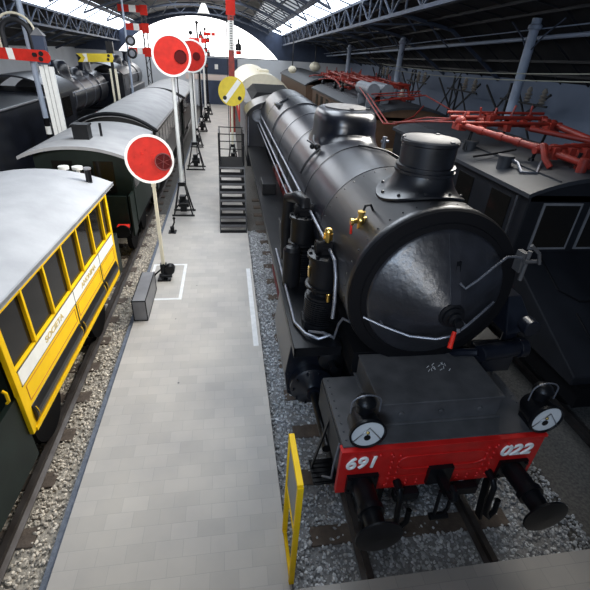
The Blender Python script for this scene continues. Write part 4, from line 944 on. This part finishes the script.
for x, y in ((5.05, 8.6), (5.6, 7.2), (6.95, 8.8), (6.9, 7.3), (6.0, 8.9), (5.9, 6.5)): g.cyl((x, y, 3.3), (x + .06, y, 3.7), .03, n=8).cyl((x, y, 3.3), (x, y, 3.45), .07, .05, 10)
g.build('support_leg', 'black', pg)
for x, y in ((5.08, 7.2), (5.15, 8.6)):
    G().cyl((x, y, 3.2), (x, y, 3.47), .12, n=18).cyl((x, y, 3.45), (x, y, 3.49), .15, n=18).build('roof_ventilator', 'eroof', r1)
G().tube([(5.12, 7.15, 3.45), (5.2, 7.0, 3.40), (5.1, 6.7, 3.32), (5.25, 6.5, 3.34), (5.5, 6.8, 3.42), (5.75, 7.0, 3.6)], .025).build('roof_cable', 'pipe', r1)
G().tube([(4.85, 7.9, 3.30), (5.3, 7.8, 3.40), (5.6, 7.7, 3.5)], .02).build('roof_cable', 'blackm', r1)
E2, b2, r2 = electric(14.6, 25.5, 'brown', 'tan', 'eroof', 'brown wooden electric locomotive with two grey roof tanks and red pantographs', False)
pantograph(E2, 19.6, 3.80, 2.6); pantograph(E2, 24.0, 3.80, 1.0)
for x in (5.15, 5.68):
    G().cyl((x, 15.6, 3.84), (x, 17.2, 3.84), .225, n=28).box(x - .15, x + .15, 15.8, 15.9, 3.2, 3.75).box(x - .15, x + .15, 16.9, 17.0, 3.2, 3.75).build('roof_tank', 'tank', r2)
g = G()
for k in range(2):
    x = k * .14
    g.tube([(4.92 + x, 16.6, 3.86), (4.45 + x, 12.2, 3.26)], .022, 6)
g.tube([(4.42, 12.2, 3.26), (4.75, 12.0, 3.28), (5.5, 12.6, 3.42), (6.2, 13.6, 3.62)], .024, 6).tube([(4.85, 14.4, 3.62), (6.6, 14.5, 3.86)], .022, 6).tube([(4.95, 15.2, 3.76), (6.7, 15.2, 3.92)], .022, 6).tube([(6.6, 14.5, 3.86), (7.2, 12.9, 3.45)], .022, 6).tube([(5.0, 15.0, 3.72), (6.5, 14.6, 3.88)], .016, 6)
g.build('bow_arm', 'pred', r2)
for x, y in ((XC - .5, 17.5), (XC + .7, 17.6), (XC + .5, 22), (XC - .6, 22)): G().lathe([(.10, 3.4), (.16, 3.46), (.10, 3.52), (.16, 3.58), (.10, 3.64), (.06, 3.8)], (x, y, 0), 'z', 14).build('insulator', 'porc', r2)
C9 = thing('railway_coach', 'brown coach with dark curved roof behind the red pantographs', 'coach', (XC, 28, 0))
G().box(XC - 1.4, XC + 1.4, 28, 41, .95, 3.1).build('coach_body', 'brown', C9)
arched_roof(G(), XC, 1.5, 27.9, 41.1, 3.1, .45, .08).build('roof', 'eroof', C9)
G().box(XC - 1.2, XC + 1.2, 28, 41, .6, .95).build('underframe', 'blackm', C9); 
for y in (29.5, 32, 37, 39.5): G().cyl((XC - .8, y, .5), (XC + .8, y, .5), .5, n=20).build('wheelset', 'blackm', C9)
C8 = thing('railcar', 'cream railcar with red end panel behind the black tender', 'railcar', (XL, 27, 0))
g = G().prism(end_poly(XL, 1.42, 1.0, 2.85, .72), 'y', 27.0, 41); g.build('body', 'cream', C8)
g = G().prism([(XL - .45, 2.0), (XL - .45, 2.95), (XL + 1.15, 2.95), (XL + 1.15, 2.0)], 'y', 26.96, 27.0).box(XL - 1.42, XL + 1.42, 26.97, 27.0, 1.0, 2.0); g.build('end_panel', 'sred', C8)
G().box(XL - .45, XL + 1.0, 26.94, 26.97, 2.3, 2.95).build('end_window', 'dred', C8)
G().box(XL - 1.435, XL - 1.41, 27.05, 41, 1.0, 1.6).build('red_skirt', 'sred', C8)
arched_roof(G(), XL, 1.46, 26.99, 41.1, 2.9, .72, .05).box(XL - .1, XL + .5, 29, 31, 3.6, 3.72).build('roof', 'cream', C8)
G().box(XL - 1.2, XL + 1.2, 27.2, 40.8, .6, 1.0).build('underframe', 'blackm', C8)
for y in (28.5, 30.5, 37.5, 39.5): G().cyl((XL - .8, y, .5), (XL + .8, y, .5), .5, n=20).build('wheelset', 'blackm', C8)

# ------------------------------------------------------------------ steam engines beyond the coaches
def back_engine(y, lab, tank):
    T = thing('steam_locomotive', lab, 'locomotive', (XB, y, 0))
    X = XB
    G().box(X - 1.3, X + 1.3, y, y + 10.5, .9, 1.25).build('main_frame', 'black', T)
    if tank: G().box(X - 1.35, X + 1.35, y - 5.6, y - .2, 1.0, 3.05).box(X - 1.38, X + 1.38, y - 5.65, y - .15, 3.0, 3.1).build('tender_tank', 'loco', T, bevel=.04)
    else: G().box(X + .7, X + 1.35, y + 2.1, y + 7.5, 1.25, 2.2).box(X - 1.35, X - .7, y + 2.1, y + 7.5, 1.25, 2.2).build('side_tank', 'loco', T, bevel=.04)
    c = G().box(X - 1.35, X + 1.35, y + .1, y + 1.9, 1.25, 3.1)
    cb_ = c.build('cab', 'loco', T, bevel=.03)
    arched_roof(G(), X, 1.5, y - .3, y + 2.3, 3.1, .55, .06).build('cab_roof', 'loco', cb_)
    for s in (-1, 1): G().box(*sorted((X + s * 1.345, X + s * 1.36)), y + .5, y + 1.4, 2.2, 2.9).build('cab_window', 'glassd', cb_)
    b_ = G().lathe([(.95, 1.9), (.95, 3.2), (.80, 3.3), (.80, 8.2), (.86, 8.25), (.86, 9.8), (.80, 9.9), (.3, 10.05)], (X, y, 2.5), 'y', 36).build('boiler', 'loco', T)
    for yy in (4.0, 5.6, 7.2): G().lathe([(.80, -.04), (.82, -.03), (.82, .03), (.80, .04)], (X, y + yy, 2.5), 'y', 36, cap=False).build('boiler_band', 'pipe', b_)
    G().lathe([(.55, 3.1), (.45, 3.25), (.42, 3.5), (.40, 3.75), (.25, 3.92), (.001, 3.96)], (X, y + 5, 0), 'z', 24).build('steam_dome', 'loco', T)
    G().lathe([(.42, 3.2), (.30, 3.35), (.27, 3.95), (.32, 4.0), (.32, 4.08), (.27, 4.1)], (X, y + 9.0, 0), 'z', 24).build('chimney', 'loco', T)
    G().lathe([(.4, 3.15), (.36, 3.4), (.2, 3.55), (.001, 3.58)], (X, y + 7, 0), 'z', 24).build('sand_dome', 'loco', T)
    for s in (-1, 1):
        G().tube([(X + s * .95, y + 2, 2.8), (X + s * .95, y + 9.5, 2.8)], .025).build('handrail', 'pipe', T)
        G().box(*sorted((X + s * 1.35, X + s * .8)), y + 1.9, y + 10.4, 1.45, 1.5).build('running_board', 'deck', T)
        for yy in (3.4, 5.2, 7.0):
            g = G().ring((X + s * .75, y + yy, .8), 'x', .74, .06, 28, 6).cyl((X + s * .68, y + yy, .8), (X + s * .82, y + yy, .8), .14)
            for j in range(10): a = j * PI / 5; g.bar((X + s * .75, y + yy, .8), (X + s * .75, y + yy + .72 * math.cos(a), .8 + .72 * math.sin(a)), .05)
            g.build('driving_wheel', 'dred', T)
    return T
back_engine(17.6, 'nearest dark steam engine with flat topped tender beyond the coaches', True)
back_engine(29.0, 'distant dark tank engine behind the yellow fishtail semaphore', False)

# ------------------------------------------------------------------ walls, roof and their steelwork
def rz(y): return (EY - y) * .030        # the roof rises gently towards the camera end
g = G().box(-13, -12.8, 4, EY, -.2, 4.3); struct(g, 'wall_left', 'wall')
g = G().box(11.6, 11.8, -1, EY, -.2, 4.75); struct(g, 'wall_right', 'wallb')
# end wall with the arched window: spandrel cut round the arch
ARC = []
cx_, cz_, Rr = -1.98, -.35 + .0, 0
x1_, x2_, zb, zt = -9.2, 4.9, 3.95, 6.95
half = (x2_ - x1_) / 2; sag = zt - zb; Rr = (half ** 2 + sag ** 2) / (2 * sag); cx_ = (x1_ + x2_) / 2; cz_ = zt - Rr
a0 = math.asin(half / Rr)
ARC = [(cx_ + Rr * math.sin(-a0 + 2 * a0 * i / 32), cz_ + Rr * math.cos(-a0 + 2 * a0 * i / 32)) for i in range(33)]
g = G().box(-13, 12, EY, EY + .2, -.2, zb)
struct(g, 'wall_back', 'wall')
V = []; F = []
for x, z in ARC: V += [(x, EY, z), (x, EY, 9.5), (x, EY + .2, z), (x, EY + .2, 9.5)]
for i in range(32): a = 4 * i; F += [(a, a + 4, a + 5, a + 1), (a, a + 2, a + 6, a + 4)]
g = G().add(V, F); g.box(-13, x1_, EY, EY + .2, zb, 9.5).box(x2_, 12, EY, EY + .2, zb, 9.5); struct(g, 'wall_gable', 'navy')
g = G().prism([(x1_, zb)] + ARC[1:-1] + [(x2_, zb)], 'y', EY + .08, EY + .10); struct(g, 'window_1', 'lunette')
g = G()
for k in range(1, 12):
    x = x1_ + (x2_ - x1_) * k / 12; z = cz_ + math.sqrt(Rr ** 2 - (x - cx_) ** 2); g.box(x - .02, x + .02, EY + .02, EY + .08, zb, z)
g.box(x1_, x2_, EY + .0, EY + .08, zb - .04, zb + .04); struct(g, 'trim_4', 'wall')
# boards on the end wall
o = G().box(-2.2, 1.15, EY - .12, EY - .04, 2.55, 3.85).build('display_board', 'navy', org=(-.5, EY - .08, 2.55)); tag(o, 'upper dark navy board on the end wall below the arched window', 'board')
o = G().box(-3.6, 1.15, EY - .12, EY - .04, 2.05, 2.50).build('display_board', 'pinkish', org=(-.5, EY - .08, 2.05)); tag(o, 'pale pink strip board between the two navy boards', 'board')
o = G().box(-2.2, 1.15, EY - .16, EY - .04, .0, 2.0).build('display_board', 'navy', org=(-.5, EY - .08, 0)); tag(o, 'lower dark navy board reaching the floor at the walkway end', 'board')
o = G().box(-.92, -.62, EY - .14, EY - .12, 2.95, 3.35).build('wall_notice', 'white', org=(-.77, EY - .13, 2.95)); tag(o, 'small white notice on the upper navy board', 'notice')

def quad_roof(name, pts, m, th=.12):
    (a, b_, c, d) = [Vector(p_) for p_ in pts]; up = Vector((0, 0, th))
    G_ = G().hexa([a, b_, c, d, a + up, b_ + up, c + up, d + up]); return struct(G_, name, m)
YN = 2.0
# right slope from wall head to skylight
zq = lambda x, y: (5.95 + rz(y)) + ((5.2 + 1.09 * rz(y)) - (5.95 + rz(y))) * (x - 5.2) / 3.8 if x <= 9.0 else (5.2 + 1.09 * rz(y)) + ((4.05 + rz(y) * .36) - (5.2 + 1.09 * rz(y))) * (x - 9.0) / 2.7
V = []
for dz_ in (0, .12):
    for y in (YN, EY):
        for x in (5.2, 9.0, 11.7): V.append((x, y, zq(x, y) + dz_))
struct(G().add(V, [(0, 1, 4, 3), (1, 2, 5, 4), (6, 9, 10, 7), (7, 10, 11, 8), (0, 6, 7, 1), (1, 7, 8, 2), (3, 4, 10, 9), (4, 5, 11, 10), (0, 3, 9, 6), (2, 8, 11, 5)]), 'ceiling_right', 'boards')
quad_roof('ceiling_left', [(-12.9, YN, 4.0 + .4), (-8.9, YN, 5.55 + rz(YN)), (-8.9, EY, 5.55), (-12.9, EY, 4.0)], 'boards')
# centre vault between the skylights
V = []; F = []; XS = [-7.6 + 11.6 * i / 16 for i in range(17)]; XV = [-7.6 + 10.0 * i / 16 for i in range(17)]
def zc(x): return 6.30 + 1.25 * (1 - ((x + 1.8) / 5.8) ** 2)
for y in (15.0, EY):
    for x in XV: V.append((x, y, zc(x) + rz(y)))
for y in (15.0, EY):
    for x in XV: V.append((x, y, zc(x) + rz(y) + .12))
F = [(i, i + 1, 18 + i, 17 + i) for i in range(16)] + [(34 + i, 51 + i, 52 + i, 35 + i) for i in range(16)] + [(i, 34 + i, 35 + i, i + 1) for i in range(16)]
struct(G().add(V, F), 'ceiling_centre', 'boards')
quad_roof('window_4', [(2.4, 15.0, zc(2.4) + rz(15)), (4.0, 15.0, 6.30 + rz(15)), (4.0, EY, 6.30), (2.4, EY, zc(2.4))], 'glaze_dim', .03)
g = G(); y = 16.0
while y < EY: g.bar((2.4, y, zc(2.4) + rz(y) - .03), (4.0, y, 6.27 + rz(y)), .06); y += 1.1
for t in (0, .5): g.bar((2.4 + 1.6 * t, 15, zc(2.4) * (1 - t) + 6.3 * t + rz(15) - .05), (2.4 + 1.6 * t, EY, zc(2.4) * (1 - t) + 6.3 * t - .05), .07)
struct(g, 'trim_18', 'truss')
quad_roof('window_2', [(4.0, 15.0, 6.30 + rz(15)), (5.2, 15.0, 5.95 + rz(15)), (5.2, EY, 5.95), (4.0, EY, 6.30)], 'glaze', .03)
quad_roof('window_3', [(-8.9, 15.0, 5.55 + rz(15)), (-7.6, 15.0, 6.30 + rz(15)), (-7.6, EY, 6.30), (-8.9, EY, 5.55)], 'glaze', .03)
# longitudinal lattice girders under the skylight edges
for nm, x, zl in (('trim_5', 5.25, 5.9), ('trim_6', -8.95, 5.5), ('trim_7', 3.95, 6.2), ('trim_8', -7.55, 6.2)):
    g = G(); y = 8.0; k = 0; dpt = .75 if nm in ('trim_5', 'trim_6') else .12
    g.bar((x, 8, zl + rz(8)), (x, EY, zl), .10).bar((x, 8, zl - dpt + rz(8)), (x, EY, zl - dpt), .10)
    while y < EY - 1:
        za, zb_ = zl + rz(y), zl + rz(y + 1.2)
        g.bar((x, y, za if k % 2 else za - dpt), (x, y + 1.2, zb_ - dpt if k % 2 else zb_), .05).bar((x, y, za), (x, y, za - dpt), .05)
        y += 1.2; k += 1
    struct(g, nm, 'truss')
# glazing bars over the skylights
g = G(); y = 10.0
while y < EY:
    g.bar((3.95, y, 6.26 + rz(y)), (5.25, y, 5.90 + rz(y)), .05).bar((-8.95, y, 5.50 + rz(y)), (-7.55, y, 6.26 + rz(y)), .05); y += 3.4
g.bar((4.6, 9, 6.10 + rz(9)), (4.6, EY, 6.10), .03).bar((-8.2, 9, 5.92 + rz(9)), (-8.2, EY, 5.92), .03)
struct(g, 'trim_9', 'truss')
# transverse trusses
k = 10
for y in (18.5, 23.7, 28.9, 34.1, 39.3):
    g = G(); r_ = rz(y)
    P = [(x, y, zc(x) + r_ - .12) for x in XS]; Q = [(x, y, zc(x) + r_ - .75) for x in XS]
    for i in range(16): g.bar(P[i], P[i + 1], .09).bar(Q[i], Q[i + 1], .09).bar(P[i] if i % 2 else Q[i], Q[i + 1] if i % 2 else P[i + 1], .05)
    # right slope rafters and knee braces
    zr = lambda x: zq(x, y)
    g.bar((5.2, y, zr(5.2) - .1), (9.0, y, zr(9.0) - .1), .12).bar((9.0, y, zr(9.0) - .1), (11.6, y, zr(11.6) - .1), .12).bar((5.2, y, zr(5.2) - .8), (8.0, y, zr(8.0) - .15), .06).bar((9.0, y, zr(9) - .7), (8.0, y, zr(8.0) - .15), .04)
    for x in (6, 7, 8): g.bar((x, y, zr(x) - .1), (x + .5, y, zr(x + .5) - .5), .05)
    g.bar((-8.9, y, 5.45 + r_), (-12.8, y, 4.0), .12).bar((-8.9, y, 4.75 + r_), (-11.5, y, 4.4 + r_ * .2), .07)
    struct(g, 'trim_%d' % k, 'truss'); k += 1
g = G(); 
for x in (6.1, 7.0, 7.9, 8.8, 9.7, 10.6, 11.2): g.bar((x, YN, zq(x, YN) - .05), (x, EY, zq(x, EY) - .05), .08)
y = 3.0
while y < EY:
    g.bar((5.2, y, zq(5.2, y) - .02), (9.0, y, zq(9.0, y) - .02), .05).bar((9.0, y, zq(9.0, y) - .02), (11.6, y, zq(11.6, y) - .02), .05); y += 1.3
for x in (-9.8, -10.8, -11.8):
    f_ = (-8.9 - x) / 4; g.bar((x, 6, 5.5 + rz(6) - f_ * (1.55 + rz(6) - .4)), (x, EY, 5.5 - f_ * 1.55), .08)
struct(g, 'trim_16', 'dtruss')
struct(G().cyl((9.5, 8, 5.85), (9.5, EY, 4.55), .06, n=10).cyl((9.2, 8, 6.05), (9.2, EY, 4.72), .018, n=6), 'trim_17', 'colb')
# tubular columns
for i, y in enumerate((13.25, 23.7, 34.1)):
    zt_ = 5.2 + 1.09 * rz(y)
    C_ = thing('iron_column', ('pale blue iron column nearest the camera beside the red pantographs', 'second pale blue iron column behind the brown electric locomotive', 'farthest pale blue iron column near the end wall')[i], 'column', (9.0, y, -.19))
    G().cyl((9.0, y, -.19), (9.0, y, zt_ - .1), .17, .13, 20).build('shaft', 'colb', C_)
    G().lathe([(.14, zt_ - .4), (.19, zt_ - .36), (.19, zt_ - .28), (.14, zt_ - .24)], (9.0, y, 0), 'z', 20).lathe([(.16, 2.8), (.20, 2.83), (.20, 2.92), (.155, 2.95)], (9.0, y, 0), 'z', 20).build('collar', 'colb', C_)
    g = G()
    for s in (-1, 1):
        g.tube([(9.0, y, zt_ - 1.0), (9.0, y + s * .5, zt_ - .55), (9.0, y + s * 1.2, zt_ - .15)], .022)
    g.build('bracket', 'truss', C_)
# lattice masts with insulators by the far wall
def lmast(y, lab):
    T = thing('lattice_mast', lab, 'mast', (10.7, y, -.19), 'dark masts along the side wall')
    g = G()
    for dy in (-.25, .25): g.bar((10.7, y + dy, -.19), (10.7, y + dy, 4.3), .07)
    for j in range(9): s = 1 if j % 2 else -1; g.bar((10.7, y - .25 * s, .5 * j - .1), (10.7, y + .25 * s, .5 * j + .4), .04)
    for s in (-1, 1): g.bar((10.75, y + s * .25, 2.9), (10.75, y + s * 2.0, 4.1), .06).bar((10.75, y + s * .3, 4.0), (10.75, y + s * 1.6, 2.6), .05)
    g.build('lattice', 'dtruss', T)
    g = G().bar((10.5, y - 2.3, 3.75), (10.5, y + .4, 3.75), .06); g.build('crossarm', 'dtruss', T)
    for dy in (-2.0, -1.2):
        G().lathe([(.03, 0), (.12, .05), (.06, .10), (.13, .15), (.06, .2), (.13, .26), (.06, .32), (.10, .38), (.04, .5)], (10.5, y + dy, 3.78), 'z', 14).build('insulator', 'porc', T)
lmast(15.9, 'dark lattice mast nearest the pale blue column, with insulators'); lmast(20.4, 'dark lattice mast second along the side wall'); lmast(25.6, 'dark lattice mast behind the roof tanks'); lmast(31.5, 'farthest dark lattice mast along the side wall')
# wires
for i, (a, b_, lab) in enumerate((((7.37, 6.0, 5.0), (8.7, 25.5, 4.50), 'upper bare contact wire stretched over the electric locomotives'), ((7.43, 6.0, 4.86), (8.75, 25.5, 4.31), 'lower bare contact wire stretched over the electric locomotives'))):
    a = Vector(a); b_ = Vector(b_)
    pts = [a.lerp(b_, t / 12) - Vector((0, 0, .18 * 4 * (t / 12) * (1 - t / 12))) for t in range(13)]
    o = G().tube(pts, .014, 6).build('contact_wire', 'wire', org=a); tag(o, lab, 'wire')
for i, (x, y, lab) in enumerate(((6.9, 36, 'round pale lamp bowl hanging over the brown coach'), (4.0, 28, 'smaller round pale lamp bowl hanging near the end wall'))):
    T = thing('hanging_lamp', lab, 'lamp', (x, y, 3.6))
    G().sphere((x, y, 3.85 if i == 0 else 3.88), .42 if i == 0 else .25, 20, 12, .8).build('lamp_bowl', 'cream', T)
    G().cyl((x, y, 3.8), (x, y, 5.6), .03, n=8).build('lamp_rod', 'dtruss', T)
# roof lamps
for i, (x, y) in enumerate(((-1.15, 30),)):
    T = thing('hanging_lamp', 'white bell shaped lamp hanging under the centre vault', 'lamp', (x, y, 6.6))
    G().lathe([(.10, .5), (.16, .42), (.30, .1), (.36, 0), (.30, .02)], (x, y, 6.45), 'z', 24, cap=False).build('lamp_shade', 'white', T)
    G().cyl((x, y, 6.9), (x, y, 7.8), .025, n=8).build('lamp_rod', 'dtruss', T)

struct(G().box(-13, 11.6, -7, -.60, 3.15, 3.40), 'floor_gallery', 'wall')
# ------------------------------------------------------------------ light
w = bpy.data.worlds.new('world'); sc.world = w; w.use_nodes = True
w.node_tree.nodes['Background'].inputs['Color'].default_value = (.72, .80, 1.0, 1)
w.node_tree.nodes['Background'].inputs['Strength'].default_value = .05
def area(name, loc, target, sx, sy, e, c, spread=180):
    l = bpy.data.lights.new(name, 'AREA'); l.shape = 'RECTANGLE'; l.size = sx; l.size_y = sy; l.energy = e; l.color = c; l.spread = math.radians(spread)
    o = bpy.data.objects.new(name, l); COL.objects.link(o); o.location = loc
    d = Vector(target) - Vector(loc); o.rotation_euler = d.to_track_quat('-Z', 'Y').to_euler(); return o
area('skylight_and_fill_lamp', (.2, 11.0, 8.4), (-.6, 9.0, 0), 3.6, 6, 700, (.82, .90, 1.0))
area('skylight_and_fill_lamp', (4.4, 8.6, 7.3), (-2.2, 6.0, 1.4), 2.2, 4.5, 480, (1.0, .965, .90), 105)
area('skylight_and_fill_lamp', (-1.8, 22, 7.2), (-1.8, 22.001, 0), 3.5, 11, 600, (.88, .93, 1.0))  # fill lamp added beneath the closed vault to brighten the coach roofs
area('skylight_and_fill_lamp', (-1.5, 34, 7.2), (-1.5, 34.001, 0), 5, 14, 650, (.92, .95, 1.0))  # added below the boarded vault to lift the far end; no skylight here
area('gallery_window_and_fill', (-3.4, -5.0, 7.2), (.2, 4.5, 2.4), 2.6, 2.4, 520, (.56, .74, 1.0))
area('skylight_and_fill_lamp', (-1.6, -.6, 9.0), (1.2, 3.2, 0), 2.4, 2.4, 120, (.82, .90, 1.0))
area('gallery_window_and_fill', (-3.5, -13.0, 8.2), (-5.0, 14.0, 3.6), 5, 3, 300, (1.0, .97, .93), 55)  # added front fill for the discs and semaphore arms, no known window
vs = sc.view_settings; vs.view_transform = 'Standard'; vs.look = 'None'; vs.gamma = 1; vs.exposure = 0; vs.use_curve_mapping = False
sc.cycles.use_denoising = True
sc.cycles.max_bounces = 6
